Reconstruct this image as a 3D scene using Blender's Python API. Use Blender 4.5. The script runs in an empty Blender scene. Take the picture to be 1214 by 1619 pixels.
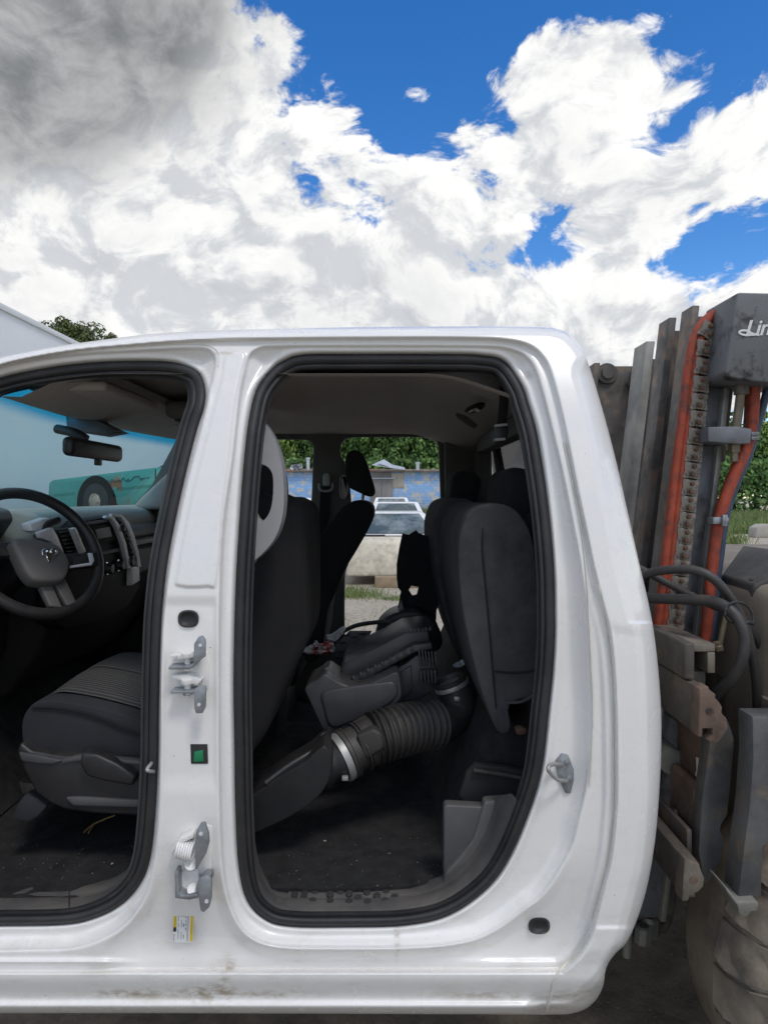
import bpy, bmesh, math, random
import numpy as np
from mathutils import Vector, Matrix
from mathutils.geometry import tessellate_polygon

random.seed(7); np.random.seed(7)
S = bpy.context.scene
C = S.collection
R = math.radians

# ------------------------------------------------------------------ camera
CAM_Z = 1.6
FOC, CX, CY = 1080.0, 607.0, 785.0          # focal length and horizon of the photograph, in its pixels
cam = bpy.data.cameras.new('camera'); cam_o = bpy.data.objects.new('camera', cam); C.objects.link(cam_o)
cam_o.location = (0, 0, CAM_Z); cam_o.rotation_euler = (R(90), 0, 0)
cam.sensor_fit = 'VERTICAL'; cam.sensor_height = 36; cam.lens = 36*FOC/1619; cam.shift_y = -24.5/1619
cam.clip_start = .05; cam.clip_end = 2000
S.camera = cam_o

# ------------------------------------------------------------------ sky and sun
SUN_EL, SUN_AZ = 58.0, 152.0                # degrees; azimuth clockwise from +Y (the way the camera looks)
wd = bpy.data.worlds.new('World'); S.world = wd; wd.use_nodes = True
nt = wd.node_tree; N = nt.nodes; L = nt.links
for n in list(N): N.remove(n)
def nd(t, **k):
    n = N.new(t)
    for a, b in k.items(): setattr(n, a, b)
    return n
def val(x, sock):
    if isinstance(x, (int, float)): sock.default_value = x
    elif isinstance(x, (tuple, list)): sock.default_value = x
    else: L.new(x, sock)
def mth(op, a, b=None, c=None, clamp=False):
    n = nd('ShaderNodeMath', operation=op, use_clamp=clamp); val(a, n.inputs[0])
    if b is not None: val(b, n.inputs[1])
    if c is not None: val(c, n.inputs[2])
    return n.outputs[0]
def vmth(op, a, b=None, out=0):
    n = nd('ShaderNodeVectorMath', operation=op); val(a, n.inputs[0])
    if b is not None: val(b, n.inputs[1])
    return n.outputs[out]
def sstep(x, a, b):
    n = nd('ShaderNodeMapRange', interpolation_type='SMOOTHSTEP'); val(x, n.inputs[0]); n.inputs[1].default_value = a; n.inputs[2].default_value = b
    return n.outputs[0]
def mixc(f, a, b):
    n = nd('ShaderNodeMix', data_type='RGBA'); val(f, n.inputs[0]); val(a, n.inputs[6]); val(b, n.inputs[7]); return n.outputs[2]
def noise(v, sc, det=8, rough=.55, dist=0.0, off=(0,0,0)):
    if off != (0,0,0): v = vmth('ADD', v, off)
    n = nd('ShaderNodeTexNoise'); L.new(v, n.inputs['Vector']); n.inputs['Scale'].default_value = sc
    n.inputs['Detail'].default_value = det; n.inputs['Roughness'].default_value = rough; n.inputs['Distortion'].default_value = dist
    return n.outputs[0]
sky = nd('ShaderNodeTexSky', sky_type='NISHITA', sun_disc=False)
sky.sun_elevation = R(SUN_EL); sky.sun_rotation = R(SUN_AZ); sky.air_density = 1.0; sky.dust_density = .3; sky.ozone_density = 2.2
tc = nd('ShaderNodeTexCoord'); D = tc.outputs['Generated']
hs = nd('ShaderNodeHueSaturation'); hs.inputs['Saturation'].default_value = 1.38; hs.inputs['Value'].default_value = 1.75; hs.inputs['Hue'].default_value = .508; L.new(sky.outputs[0], hs.inputs['Color'])
sep = nd('ShaderNodeSeparateXYZ'); L.new(D, sep.inputs[0])
# clouds: cumulus by direction
P = vmth('MULTIPLY', D, (1.05, 1.05, 1.45))
warp = nd('ShaderNodeTexNoise'); L.new(P, warp.inputs['Vector']); warp.inputs['Scale'].default_value = 2.2; warp.inputs['Detail'].default_value = 4
PW = vmth('ADD', P, vmth('SCALE', vmth('SUBTRACT', warp.outputs[1], (.5,.5,.5)), None)); PW.node.inputs[1].default_value
sc_n = [n for n in N if n.type == 'VECT_MATH' and n.operation == 'SCALE'][-1]; sc_n.inputs['Scale'].default_value = .34
n1 = noise(PW, 1.5, 3, .5)
n2 = noise(PW, 10.5, 10, .60)
n3 = noise(PW, 10.5, 8, .60, off=(.022, -.02, .034))     # the same field a little towards the sun: gives lit and shaded flanks
n2b = noise(PW, 10.5, 8, .60)
def dirn(u, v):
    return Vector(((u-CX)/FOC, 1, -(v-CY)/FOC)).normalized()
cov = mth('ADD', mth('MULTIPLY', mth('SUBTRACT', n1, .5), .6), .13)
# the large cloud masses and the clear gaps between them, by compass direction and height (rows of elevation, columns of azimuth)
CG = {0:[1,1,1,.9,-.9,-1.1,-.7,-1.1,-1.1,-1.1,-1], 85:[1,1,1,1,-.6,-1.1,-1.1,-.1,.8,-.9,-.8], 170:[1,1,1,.9,.5,-1,-1,.8,.6,-.4,.5],
      255:[.9,1,1,.9,.0,.3,-.4,.8,.6,.3,.6], 340:[.9,.9,1,.9,.7,-.1,.6,.2,.8,.5,-.9], 425:[1,1,1,1,1,.8,.9,.4,.4,-1,-.7], 510:[1]*11, 595:[1]*11}
pts, tg, kk = [], [], []
for v, row in CG.items():
    for i, t in enumerate(row): pts.append((i*120, v)); tg.append(t*.46-.06); kk.append(150.)
DV = np.array([tuple(dirn(*p)) for p in pts]); Kk = np.array(kk)
G = np.exp((DV@DV.T-1)*Kk[None, :]); amp = np.linalg.solve(G + .04*np.eye(len(pts)), np.array(tg))
BL = [(d, k, a) for d, k, a in zip(DV, kk, amp)]
for u, v, k, a in [(482,272,1500,-.30),(578,350,1500,-.4),(868,388,1300,-.45),(655,148,5000,.30),(738,212,2500,.36),(690,205,4000,.25),(1195,395,900,.4),(735,15,1200,.35),(1065,130,1500,.35),
                   (1120,75,2500,.3),(180,215,3000,-.2),(985,70,1500,.3),(1010,240,1200,-.2),(1050,25,2500,.2),(900,120,700,.2)]:
    BL.append((np.array(tuple(dirn(u, v))), float(k), a))
for d, k, a in BL:
    if abs(a) < .02: continue
    e = mth('EXPONENT', mth('MULTIPLY_ADD', vmth('DOT_PRODUCT', D, tuple(float(x) for x in d), 1), float(k), -float(k)))
    cov = mth('MULTIPLY_ADD', e, float(a), cov)
dens_in = mth('ADD', cov, mth('MULTIPLY', mth('SUBTRACT', n2, .5), 2.0))
dens = sstep(dens_in, -.02, .20)
thick = sstep(dens_in, .15, 1.0)
lit = sstep(mth('SUBTRACT', n2b, n3), -.13, .10)
shade = sstep(noise(PW, 4.5, 8, .62, off=(4, 2, 1)), .36, .70)
white = mixc(lit, (.66,.685,.72,1), (1.03,1.025,1.01,1))
grey = mixc(lit, (.50,.525,.56,1), (.78,.79,.80,1))
cc = mixc(mth('MULTIPLY', mth('MULTIPLY', shade, thick), .9), white, grey)
# the heavy rain-grey cloud overhead to the left
dk = None
for u, v, k, a in [(130,-40,75,1.0),(-150,40,60,.9),(260,-20,130,.6),(40,90,130,.6)]:
    e = mth('MULTIPLY', mth('EXPONENT', mth('MULTIPLY', mth('SUBTRACT', vmth('DOT_PRODUCT', D, tuple(dirn(u, v)), 1), 1.0), float(k))), a)
    dk = e if dk is None else mth('ADD', dk, e)
dkn = sstep(mth('ADD', dk, mth('MULTIPLY', mth('SUBTRACT', n2b, .5), 1.3)), .25, 1.2)
dkc = mixc(sstep(n2b,.3,.75), (.17,.18,.19,1), (.52,.53,.54,1))
cc = mixc(mth('MULTIPLY', dkn, .92), cc, dkc)
SKY_STR = .10
cloud_s = nd('ShaderNodeVectorMath', operation='SCALE'); L.new(cc, cloud_s.inputs[0]); cloud_s.inputs['Scale'].default_value = 1.0/SKY_STR
fin = mixc(dens, hs.outputs[0], cloud_s.outputs[0])
bg = nd('ShaderNodeBackground'); L.new(fin, bg.inputs[0]); bg.inputs[1].default_value = SKY_STR
wo = nd('ShaderNodeOutputWorld'); L.new(bg.outputs[0], wo.inputs[0])

wd.cycles.sampling_method = 'MANUAL'; wd.cycles.sample_map_resolution = 512
sl = bpy.data.lights.new('sun', 'SUN'); sl.energy = 1.35; sl.angle = R(12); sl.color = (1, .955, .9)
so = bpy.data.objects.new('sun', sl); C.objects.link(so)
sd = Vector((math.sin(R(SUN_AZ))*math.cos(R(SUN_EL)), math.cos(R(SUN_AZ))*math.cos(R(SUN_EL)), math.sin(R(SUN_EL))))
so.rotation_euler = sd.to_track_quat('Z', 'Y').to_euler(); so.location = sd*50
S.view_settings.view_transform = 'Standard'; S.view_settings.look = 'None'; S.view_settings.gamma = 1; S.view_settings.exposure = .0
S.cycles.use_adaptive_sampling = True; S.cycles.adaptive_threshold = .025; S.cycles.max_bounces = 8; S.cycles.diffuse_bounces = 4; S.cycles.glossy_bounces = 3

# ------------------------------------------------------------------ helpers
def W(u, v, Y):                                     # point at depth Y seen at photo pixel (u, v)
    return Vector(((u-CX)/FOC*Y, Y, CAM_Z-(v-CY)/FOC*Y))
def XZ(u, v, Y): p = W(u, v, Y); return (p.x, p.z)
MATS = {}
def mat(name, col, rough=.6, metal=0.0, var=.12, vscale=6.0, bump=0.0, bscale=60.0, coat=0.0, spec=.5, col2=None, mscale=3.0, mlo=.45, mhi=.65, rvar=.0, dust=None, alpha=None):
    m = bpy.data.materials.new(name); m.use_nodes = True; t = m.node_tree; b = t.nodes['Principled BSDF']
    def n_(ty): return t.nodes.new(ty)
    g = n_('ShaderNodeTexCoord'); src = g.outputs['Object']
    def nz(sc, det=5, ro=.6):
        n = n_('ShaderNodeTexNoise'); t.links.new(src, n.inputs['Vector']); n.inputs['Scale'].default_value = sc; n.inputs['Detail'].default_value = det; n.inputs['Roughness'].default_value = ro; return n.outputs[0]
    def rng(x, a, b_, c, d):
        n = n_('ShaderNodeMapRange'); t.links.new(x, n.inputs[0])
        for i, q in enumerate((a, b_, c, d)): n.inputs[1+i].default_value = q
        return n.outputs[0]
    def mix(f, a, b_, bl='MIX'):
        n = n_('ShaderNodeMix'); n.data_type = 'RGBA'; n.blend_type = bl
        for x, i in ((f, 0), (a, 6), (b_, 7)):
            if isinstance(x, (float, int)): n.inputs[i].default_value = x
            elif isinstance(x, tuple): n.inputs[i].default_value = x if len(x) == 4 else (*x, 1)
            else: t.links.new(x, n.inputs[i])
        return n.outputs[2]
    c = (*col, 1)
    lo = tuple(x*(1-var) for x in col); hi = tuple(min(1, x*(1+var)) for x in col)
    out = mix(rng(nz(vscale), .3, .7, 0, 1), lo, hi)
    if col2 is not None: out = mix(rng(nz(mscale, 8, .65), mlo, mhi, 0, 1), out, col2)
    if dust is not None:                            # dust = (colour, amount): settles on upward faces and in noise patches
        gn = n_('ShaderNodeNewGeometry'); sx = n_('ShaderNodeSeparateXYZ'); t.links.new(gn.outputs['Normal'], sx.inputs[0])
        up = rng(sx.outputs[2], -.2, 1, .25, 1); ns = rng(nz(9, 8, .7), .4, .75, 0, dust[1])
        mu = n_('ShaderNodeMath'); mu.operation = 'MULTIPLY'; t.links.new(up, mu.inputs[0]); t.links.new(ns, mu.inputs[1])
        out = mix(mu.outputs[0], out, dust[0])
    t.links.new(out, b.inputs['Base Color'])
    b.inputs['Roughness'].default_value = rough; b.inputs['Metallic'].default_value = metal
    b.inputs['Specular IOR Level'].default_value = spec
    if rvar: t.links.new(rng(nz(vscale*2.3), .3, .7, max(0, rough-rvar), min(1, rough+rvar)), b.inputs['Roughness'])
    if coat: b.inputs['Coat Weight'].default_value = coat; b.inputs['Coat Roughness'].default_value = .06
    if bump:
        bn = n_('ShaderNodeBump'); bn.inputs['Strength'].default_value = bump; bn.inputs['Distance'].default_value = .004
        t.links.new(nz(bscale, 6, .65), bn.inputs['Height']); t.links.new(bn.outputs[0], b.inputs['Normal'])
    MATS[name] = m; m['out'] = 0
    return m
def glass(name, tint, gloss=.7, rough=.02):
    m = bpy.data.materials.new(name); m.use_nodes = True; t = m.node_tree; t.nodes.clear()
    o = t.nodes.new('ShaderNodeOutputMaterial'); mx = t.nodes.new('ShaderNodeMixShader'); tr = t.nodes.new('ShaderNodeBsdfTransparent'); gl = t.nodes.new('ShaderNodeBsdfGlossy')
    tr.inputs[0].default_value = (*tint, 1); gl.inputs[0].default_value = (1, 1, 1, 1); gl.inputs['Roughness'].default_value = rough
    lw = t.nodes.new('ShaderNodeLayerWeight'); lw.inputs[0].default_value = .5; pw = t.nodes.new('ShaderNodeMath'); pw.operation = 'POWER'; t.links.new(lw.outputs['Facing'], pw.inputs[0]); pw.inputs[1].default_value = 5
    ma = t.nodes.new('ShaderNodeMath'); ma.operation = 'MULTIPLY_ADD'; t.links.new(pw.outputs[0], ma.inputs[0]); ma.inputs[1].default_value = gloss; ma.inputs[2].default_value = gloss*.05
    t.links.new(ma.outputs[0], mx.inputs[0]); t.links.new(tr.outputs[0], mx.inputs[1]); t.links.new(gl.outputs[0], mx.inputs[2]); t.links.new(mx.outputs[0], o.inputs[0])
    MATS[name] = m; return m

def mesh(name, verts, faces, m, parent=None, smooth=False, sharp=None):
    me = bpy.data.meshes.new(name); me.from_pydata([tuple(v) for v in verts], [], faces); me.update()
    return obj(name, me, m, parent, smooth, sharp)
def obj(name, me, m, parent=None, smooth=False, sharp=None):
    if isinstance(m, str): m = MATS[m]
    if m is not None and not len(me.materials): me.materials.append(m)
    if smooth or sharp is not None:
        for p in me.polygons: p.use_smooth = True
        if sharp is not None: me.set_sharp_from_angle(angle=R(sharp))
    o = bpy.data.objects.new(name, me); C.objects.link(o)
    if parent is not None: attach(o, parent)
    return o
def wmat(o):
    mt = o.matrix_basis.copy()
    if o.parent: mt = wmat(o.parent) @ o.matrix_parent_inverse @ mt
    return mt
def attach(o, parent): o.parent = parent; o.matrix_parent_inverse = wmat(parent).inverted()
def tag(o, label, cat, group=None):
    o['label'] = label; o['category'] = cat
    if group: o['group'] = group
    return o
def thing(name, label, cat, loc=(0,0,0), group=None):
    o = bpy.data.objects.new(name, None); C.objects.link(o); o.location = loc; o.empty_display_size = .1
    return tag(o, label, cat, group)
def structure(o, kind='structure'): o['kind'] = kind; return o
def bmobj(name, bm, m, parent=None, sharp=35):
    bmesh.ops.recalc_face_normals(bm, faces=bm.faces[:])
    me = bpy.data.meshes.new(name); bm.to_mesh(me); bm.free()
    return obj(name, me, m, parent, True, sharp)
def bevel(bm, w, seg=2, ang=25):
    if w <= 0: return
    es = [e for e in bm.edges if len(e.link_faces) == 2 and e.calc_face_angle(0) > R(ang)]
    bmesh.ops.bevel(bm, geom=es, offset=w, segments=seg, profile=.5, affect='EDGES', clamp_overlap=True)
def smooth_pts(pts, closed=True, n=6):
    P_ = [np.array(p, float) for p in pts]; out = []; k = len(P_)
    rngi = range(k if closed else k-1)
    for i in rngi:
        if closed: a, b, c, d = P_[(i-1) % k], P_[i], P_[(i+1) % k], P_[(i+2) % k]
        else: a, b, c, d = P_[max(i-1, 0)], P_[i], P_[i+1], P_[min(i+2, k-1)]
        for j in range(n):
            t = j/n
            out.append(.5*((2*b)+(c-a)*t+(2*a-5*b+4*c-d)*t*t+(3*b-a-3*c+d)*t**3))
    if not closed: out.append(P_[-1])
    return out
def prism_bm(poly3a, poly3b, bev=0, seg=2, bm=None):
    bm = bm or bmesh.new()
    a = [bm.verts.new(p) for p in poly3a]; b = [bm.verts.new(p) for p in poly3b]; n = len(a)
    new = [bm.faces.new(a), bm.faces.new(b[::-1])]
    for i in range(n): bm.faces.new((a[i], a[(i+1) % n], b[(i+1) % n], b[i]))
    bmesh.ops.recalc_face_normals(bm, faces=bm.faces[:])
    bevel(bm, bev, seg)
    return bm
def prism(name, px, Y0, Y1, m, parent=None, bev=.004, seg=2, sharp=35, sm=0, off1=(0,0)):
    """outline traced at depth Y0, a solid of real depth from Y0 to Y1"""
    if sm: px = smooth_pts(px, True, sm)
    a = [W(u, v, Y0) for u, v in px]; b = [Vector((p.x+off1[0], Y1, p.z+off1[1])) for p in a]
    return bmobj(name, prism_bm(a, b, bev, seg), m, parent, sharp)
def ext(name, poly, vec, m, parent=None, bev=.003, seg=2, sharp=35):
    a = [Vector(p) for p in poly]; v = Vector(vec); return bmobj(name, prism_bm(a, [p+v for p in a], bev, seg), m, parent, sharp)
def box_bm(lo, hi, bm=None, M=None):
    bm = bm or bmesh.new(); r = bmesh.ops.create_cube(bm, size=1)
    for v in r['verts']:
        v.co = Vector(((lo[i]+hi[i])/2 + v.co[i]*(hi[i]-lo[i]) for i in range(3)))
        if M is not None: v.co = M @ v.co
    return bm
def box(name, lo, hi, m, parent=None, bev=.004, seg=2, M=None):
    bm = box_bm(lo, hi, None, M); bevel(bm, bev, seg); return bmobj(name, bm, m, parent)
def plate(name, outer, holes, Y0, Y1, m, parent=None):
    """flat sheet with openings, outlines traced at depth Y0"""
    loops = [outer]+holes; V3 = [[Vector((*XZ(u, v, Y0), 0)) for u, v in l] for l in loops]
    tri = tessellate_polygon(V3); flat = [p for l in V3 for p in l]; n = len(flat)
    verts = [(p.x, Y0, p.y) for p in flat]+[(p.x, Y1, p.y) for p in flat]
    faces = [tuple(t) for t in tri]+[tuple(i+n for i in t[::-1]) for t in tri]
    s = 0
    for l in loops:
        k = len(l)
        for i in range(k): faces.append((s+i, s+(i+1) % k, n+s+(i+1) % k, n+s+i))
        s += k
    bm = bmesh.new(); me = bpy.data.meshes.new('t'); me.from_pydata(verts, [], faces); bm.from_mesh(me); bpy.data.meshes.remove(me)
    return bmobj(name, bm, m, parent, 35)
def tube_bm(pts, rad, seg=12, closed=False, bm=None, sy=1.0, caps=True, up0=None):
    bm = bm or bmesh.new(); P_ = [Vector(p) for p in pts]; n = len(P_); rings = []
    up = None
    for i in range(n):
        a = P_[i-1] if (i > 0 or closed) else P_[i]; b = P_[(i+1) % n] if (i < n-1 or closed) else P_[i]
        t = (b-a).normalized()
        if up is None:
            up = Vector(up0) if up0 else (Vector((0,0,1)) if abs(t.z) < .9 else Vector((1,0,0)))
        up = (up - t*up.dot(t)).normalized(); sd_ = t.cross(up)
        r = rad(i/(n-1)) if callable(rad) else rad
        rings.append([bm.verts.new(P_[i]+(up*math.cos(q)*r*sy+sd_*math.sin(q)*r)) for q in [2*math.pi*k/seg for k in range(seg)]])
    for i in range(n if closed else n-1):
        A, B = rings[i], rings[(i+1) % n]
        for k in range(seg): bm.faces.new((A[k], A[(k+1) % seg], B[(k+1) % seg], B[k]))
    if caps and not closed: bm.faces.new(rings[0][::-1]); bm.faces.new(rings[-1])
    return bm
def tube(name, pts, rad, m, parent=None, seg=12, closed=False, sm=6, sy=1.0, up0=None):
    p = smooth_pts([tuple(q) for q in pts], closed, sm) if sm else pts
    return bmobj(name, tube_bm(p, rad, seg, closed, None, sy, True, up0), m, parent, 50)
def lathe_bm(prof, axis0, axisdir, seg=32, bm=None):
    """prof: list of (radius, distance along axis)"""
    bm = bm or bmesh.new(); ax = Vector(axisdir).normalized(); u_ = ax.orthogonal().normalized(); w_ = ax.cross(u_); rings = []
    for r, d in prof:
        rings.append([bm.verts.new(Vector(axis0)+ax*d+(u_*math.cos(q)+w_*math.sin(q))*max(r, 1e-4)) for q in [2*math.pi*k/seg for k in range(seg)]])
    for A, B in zip(rings, rings[1:]):
        for k in range(seg): bm.faces.new((A[k], A[(k+1) % seg], B[(k+1) % seg], B[k]))
    bm.faces.new(rings[0][::-1]); bm.faces.new(rings[-1])
    return bm
def lathe(name, prof, axis0, axisdir, m, parent=None, seg=32, sharp=35): return bmobj(name, lathe_bm(prof, axis0, axisdir, seg), m, parent, sharp)
def sdf(poly, Pn):
    """signed distance in pixels, positive inside a closed outline"""
    poly = np.array(poly, float); A = poly; B = np.roll(poly, -1, 0); x, y = Pn[:, 0], Pn[:, 1]
    d2 = np.full(len(Pn), 1e18); ins = np.zeros(len(Pn), bool)
    for (ax, ay), (bx, by) in zip(A, B):
        ex, ey = bx-ax, by-ay; l2 = ex*ex+ey*ey+1e-12
        t = np.clip(((x-ax)*ex+(y-ay)*ey)/l2, 0, 1); dx = x-ax-t*ex; dy = y-ay-t*ey; d2 = np.minimum(d2, dx*dx+dy*dy)
        c = ((ay > y) != (by > y)); xi = ax+(y-ay)*ex/(ey if abs(ey) > 1e-12 else 1e-12); ins ^= c & (x < xi)
    d = np.sqrt(d2); return np.where(ins, d, -d)
def ss(x, a, b): t = np.clip((x-a)/(b-a), 0, 1); return t*t*(3-2*t)

# ------------------------------------------------------------------ materials
mat('white_paint', (.80,.79,.765), .30, 0, .02, 3, coat=.6, spec=.5, rvar=.06)
mat('white_hinge', (.74,.73,.70), .45, 0, .06, 30, col2=(.30,.17,.09), mscale=60, mlo=.66, mhi=.74)
mat('zinc', (.31,.33,.35), .42, .55, .2, 40, col2=(.12,.12,.13), mscale=30, mlo=.5, mhi=.8)
mat('bright_steel', (.40,.40,.39), .5, .6, .1, 40)
mat('rubber_seal', (.018,.018,.020), .55, 0, .25, 20, bump=.15, bscale=200, dust=((.16,.15,.13), .22))
mat('black_plastic', (.017,.017,.019), .45, 0, .2, 12, bump=.12, bscale=400, dust=((.16,.14,.12), .35))
mat('grey_plastic', (.075,.075,.080), .55, 0, .1, 12, bump=.15, bscale=450, dust=((.22,.20,.17), .35))
mat('sill_plastic', (.085,.083,.083), .6, 0, .15, 9, bump=.25, bscale=350, dust=((.20,.18,.15), .6))
mat('trim_grey', (.36,.36,.37), .6, 0, .05, 8, bump=.1, bscale=500)
mat('trim_dark', (.10,.098,.095), .65, 0, .08, 8, bump=.1, bscale=500)
mat('headliner', (.46,.425,.39), .95, 0, .06, 5, bump=.3, bscale=900)
mat('dash_top', (.36,.34,.31), .7, 0, .06, 9, bump=.2, bscale=500)
mat('hex_plastic', (.040,.039,.040), .6, 0, .2, 20)
mat('piano_black', (.008,.008,.009), .65, 0, .2, 9, spec=.12)
mat('arch_black', (.006,.006,.006), .95, 0, .2, 9, spec=.1)
mat('dash_dark', (.020,.019,.019), .7, 0, .1, 9, bump=.2, bscale=500, spec=.15)
mat('dash_grey', (.13,.125,.12), .6, 0, .08, 9, bump=.2, bscale=500)
mat('silver_trim', (.80,.81,.83), .35, 0, .05, 9)
mat('chrome', (.75,.75,.77), .12, 1, .03, 9)
mat('carpet', (.017,.017,.018), .98, 0, .55, 26, bump=1.0, bscale=160, col2=(.060,.055,.048), mscale=110, mlo=.60, mhi=.76)
mat('carpet_worn', (.040,.038,.037), .98, 0, .4, 60, bump=.9, bscale=600, col2=(.12,.105,.085), mscale=90, mlo=.62, mhi=.78)
mat('fabric_black', (.013,.013,.015), .95, 0, .2, 10, bump=.4, bscale=800)
mat('fabric_grey', (.066,.066,.070), .95, 0, .22, 9, bump=.9, bscale=420, col2=(.030,.030,.034), mscale=5, mlo=.5, mhi=.7)
mat('fabric_blue_black', (.026,.028,.034), .85, 0, .2, 8, bump=.4, bscale=600)
mat('hose_rubber', (.026,.025,.025), .55, 0, .2, 12, bump=.15, bscale=120, dust=((.16,.14,.115), .55))
mat('airbox_shaded', (.013,.014,.016), .5, 0, .2, 12, bump=.12, bscale=250, dust=((.12,.105,.09), .3))  # darker airbox plastic: the pillar's shade on the resonator put into the colour
mat('airbox_plastic', (.040,.042,.049), .42, 0, .2, 12, bump=.12, bscale=250, dust=((.15,.13,.11), .6))
mat('wrapper_white', (.7,.69,.68), .4, 0, .05, 20, col2=(.55,.05,.05), mscale=38, mlo=.50, mhi=.54)
mat('wrapper_plain', (.7,.72,.74), .35, 0, .1, 40)
mat('seal_cream', (.70,.68,.60), .6, 0, .12, 30)
mat('sticker', (.78,.78,.77), .4, 0, .02, 30)
mat('sticker_yellow', (.75,.55,.03), .4, 0, .05, 30)
mat('ink', (.02,.02,.02), .6, 0, .1, 30)
mat('connector_green', (.012,.20,.08), .4, 0, .1, 30)
mat('straw', (.55,.38,.14), .8, 0, .2, 60)
# forklift
mat('mast_steel', (.105,.098,.090), .55, .25, .45, 11, bump=.5, bscale=45, col2=(.20,.13,.085), mscale=14, mlo=.50, mhi=.66, rvar=.12)
mat('mast_light', (.26,.255,.225), .5, .3, .2, 6, bump=.15, bscale=60, col2=(.08,.085,.09), mscale=5, mlo=.45, mhi=.75, rvar=.1)
mat('lift_paint', (.115,.120,.122), .5, .1, .15, 6, bump=.12, bscale=80, col2=(.022,.022,.022), mscale=13, mlo=.54, mhi=.64)
mat('lift_blue_grey', (.125,.132,.145), .45, .2, .35, 9, bump=.3, bscale=45, col2=(.055,.052,.05), mscale=12, mlo=.52, mhi=.68)
mat('plate_grey', (.105,.106,.108), .55, .2, .4, 9, bump=.4, bscale=45, col2=(.19,.155,.115), mscale=10, mlo=.50, mhi=.68)
mat('yard_stone', (.17,.145,.115), .95, 0, .3, 30)
mat('rust_steel', (.17,.115,.085), .8, .1, .25, 14, bump=.5, bscale=50, col2=(.06,.045,.04), mscale=8, mlo=.45, mhi=.7)
mat('dark_steel', (.080,.072,.062), .65, .15, .45, 10, bump=.5, bscale=45, col2=(.17,.12,.08), mscale=13, mlo=.52, mhi=.68)
mat('carriage_steel', (.20,.172,.135), .65, .2, .25, 8, bump=.3, bscale=60, col2=(.045,.043,.042), mscale=6, mlo=.45, mhi=.7)
mat('chain_steel', (.22,.195,.165), .5, .4, .3, 40, col2=(.05,.04,.035), mscale=60, mlo=.45, mhi=.65)
mat('pin_rust', (.11,.062,.04), .8, .2, .2, 40)
mat('grease', (.010,.009,.008), .3, 0, .2, 20)
mat('hose_orange', (.29,.048,.020), .65, 0, .3, 22, bump=.4, bscale=60, col2=(.10,.035,.028), mscale=24, mlo=.50, mhi=.66)
mat('hose_blue', (.03,.055,.10), .5, 0, .2, 16, dust=((.2,.19,.17), .4))
mat('hose_black', (.028,.027,.027), .5, 0, .2, 16, bump=.15, bscale=90, dust=((.17,.15,.12), .6))
mat('hose_print', (.45,.45,.43), .6, 0, .1, 30)
mat('fender', (.19,.165,.13), .85, 0, .2, 5, bump=.3, bscale=120, dust=((.26,.22,.17), .9))
mat('fender_pad', (.035,.035,.036), .7, 0, .2, 6, bump=.4, bscale=150, dust=((.18,.16,.13), .5))
mat('tyre', (.24,.20,.155), .9, 0, .2, 6, bump=.4, bscale=70, col2=(.075,.066,.057), mscale=7, mlo=.45, mhi=.75)
mat('logo_white', (.66,.67,.66), .6, 0, .1, 30)
mat('bolt_bronze', (.20,.165,.115), .55, .4, .2, 30)
# outside
mat('trailer_white', (.74,.75,.75), .45, 0, .03, 1.2, col2=(.66,.68,.69), mscale=.6, mlo=.4, mhi=.7)
mat('teal_paint', (.075,.34,.30), .5, 0, .12, 3, col2=(.28,.14,.07), mscale=2.6, mlo=.60, mhi=.66)
mat('tyre_black', (.02,.02,.02), .8, 0, .2, 10)
mat('rusty_rim', (.42,.36,.28), .6, .3, .2, 14, col2=(.25,.12,.06), mscale=14, mlo=.5, mhi=.6)
mat('car_white', (.80,.80,.80), .3, 0, .03, 2, coat=.4)
mat('car_glass', (.06,.085,.09), .08, 0, .3, 1.6, spec=.8, col2=(.36,.42,.43), mscale=1.2, mlo=.45, mhi=.7)  # pale second colour painted in for reflections on the panes
mat('peeling_cream', (.64,.59,.48), .9, 0, .14, 2.5, bump=1.0, bscale=9, col2=(.33,.29,.22), mscale=6, mlo=.45, mhi=.75)
mat('old_timber', (.30,.23,.15), .9, 0, .2, 6, bump=.5, bscale=40)
mat('concrete', (.40,.375,.33), .9, 0, .12, 2, bump=.5, bscale=25, col2=(.27,.25,.21), mscale=1.5, mlo=.5, mhi=.75)
mat('door_grey', (.22,.215,.21), .8, 0, .12, .8, col2=(.14,.135,.13), mscale=.5, mlo=.45, mhi=.7)
mat('rust_roof', (.24,.20,.18), .8, .2, .25, .7, col2=(.30,.13,.08), mscale=.3, mlo=.52, mhi=.6)
mat('tin', (.55,.58,.62), .5, .4, .1, .8)
mat('bark', (.10,.075,.055), .95, 0, .3, 3, bump=.8, bscale=14)
mat('far_dark', (.03,.03,.03), .9, 0, .2, 3)
glass('pane_dark', (.10,.10,.105))
def leaf_mat(name, a, b):
    m = bpy.data.materials.new(name); m.use_nodes = True; t = m.node_tree; p = t.nodes['Principled BSDF']
    oi = t.nodes.new('ShaderNodeNewGeometry'); rmp = t.nodes.new('ShaderNodeMix'); rmp.data_type = 'RGBA'
    t.links.new(oi.outputs['Random Per Island'], rmp.inputs[0]); rmp.inputs[6].default_value = (*a, 1); rmp.inputs[7].default_value = (*b, 1)
    t.links.new(rmp.outputs[2], p.inputs['Base Color']); p.inputs['Roughness'].default_value = .7
    p.inputs['Transmission Weight'].default_value = 0; p.inputs['Subsurface Weight'].default_value = 0
    MATS[name] = m; return m
leaf_mat('leaf_dark', (.030,.080,.016), (.125,.235,.050))
leaf_mat('leaf_bright', (.09,.17,.025), (.24,.36,.08))
leaf_mat('leaf_olive', (.045,.070,.016), (.130,.165,.045))
leaf_mat('grass_blade', (.08,.14,.03), (.25,.30,.11))

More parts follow.
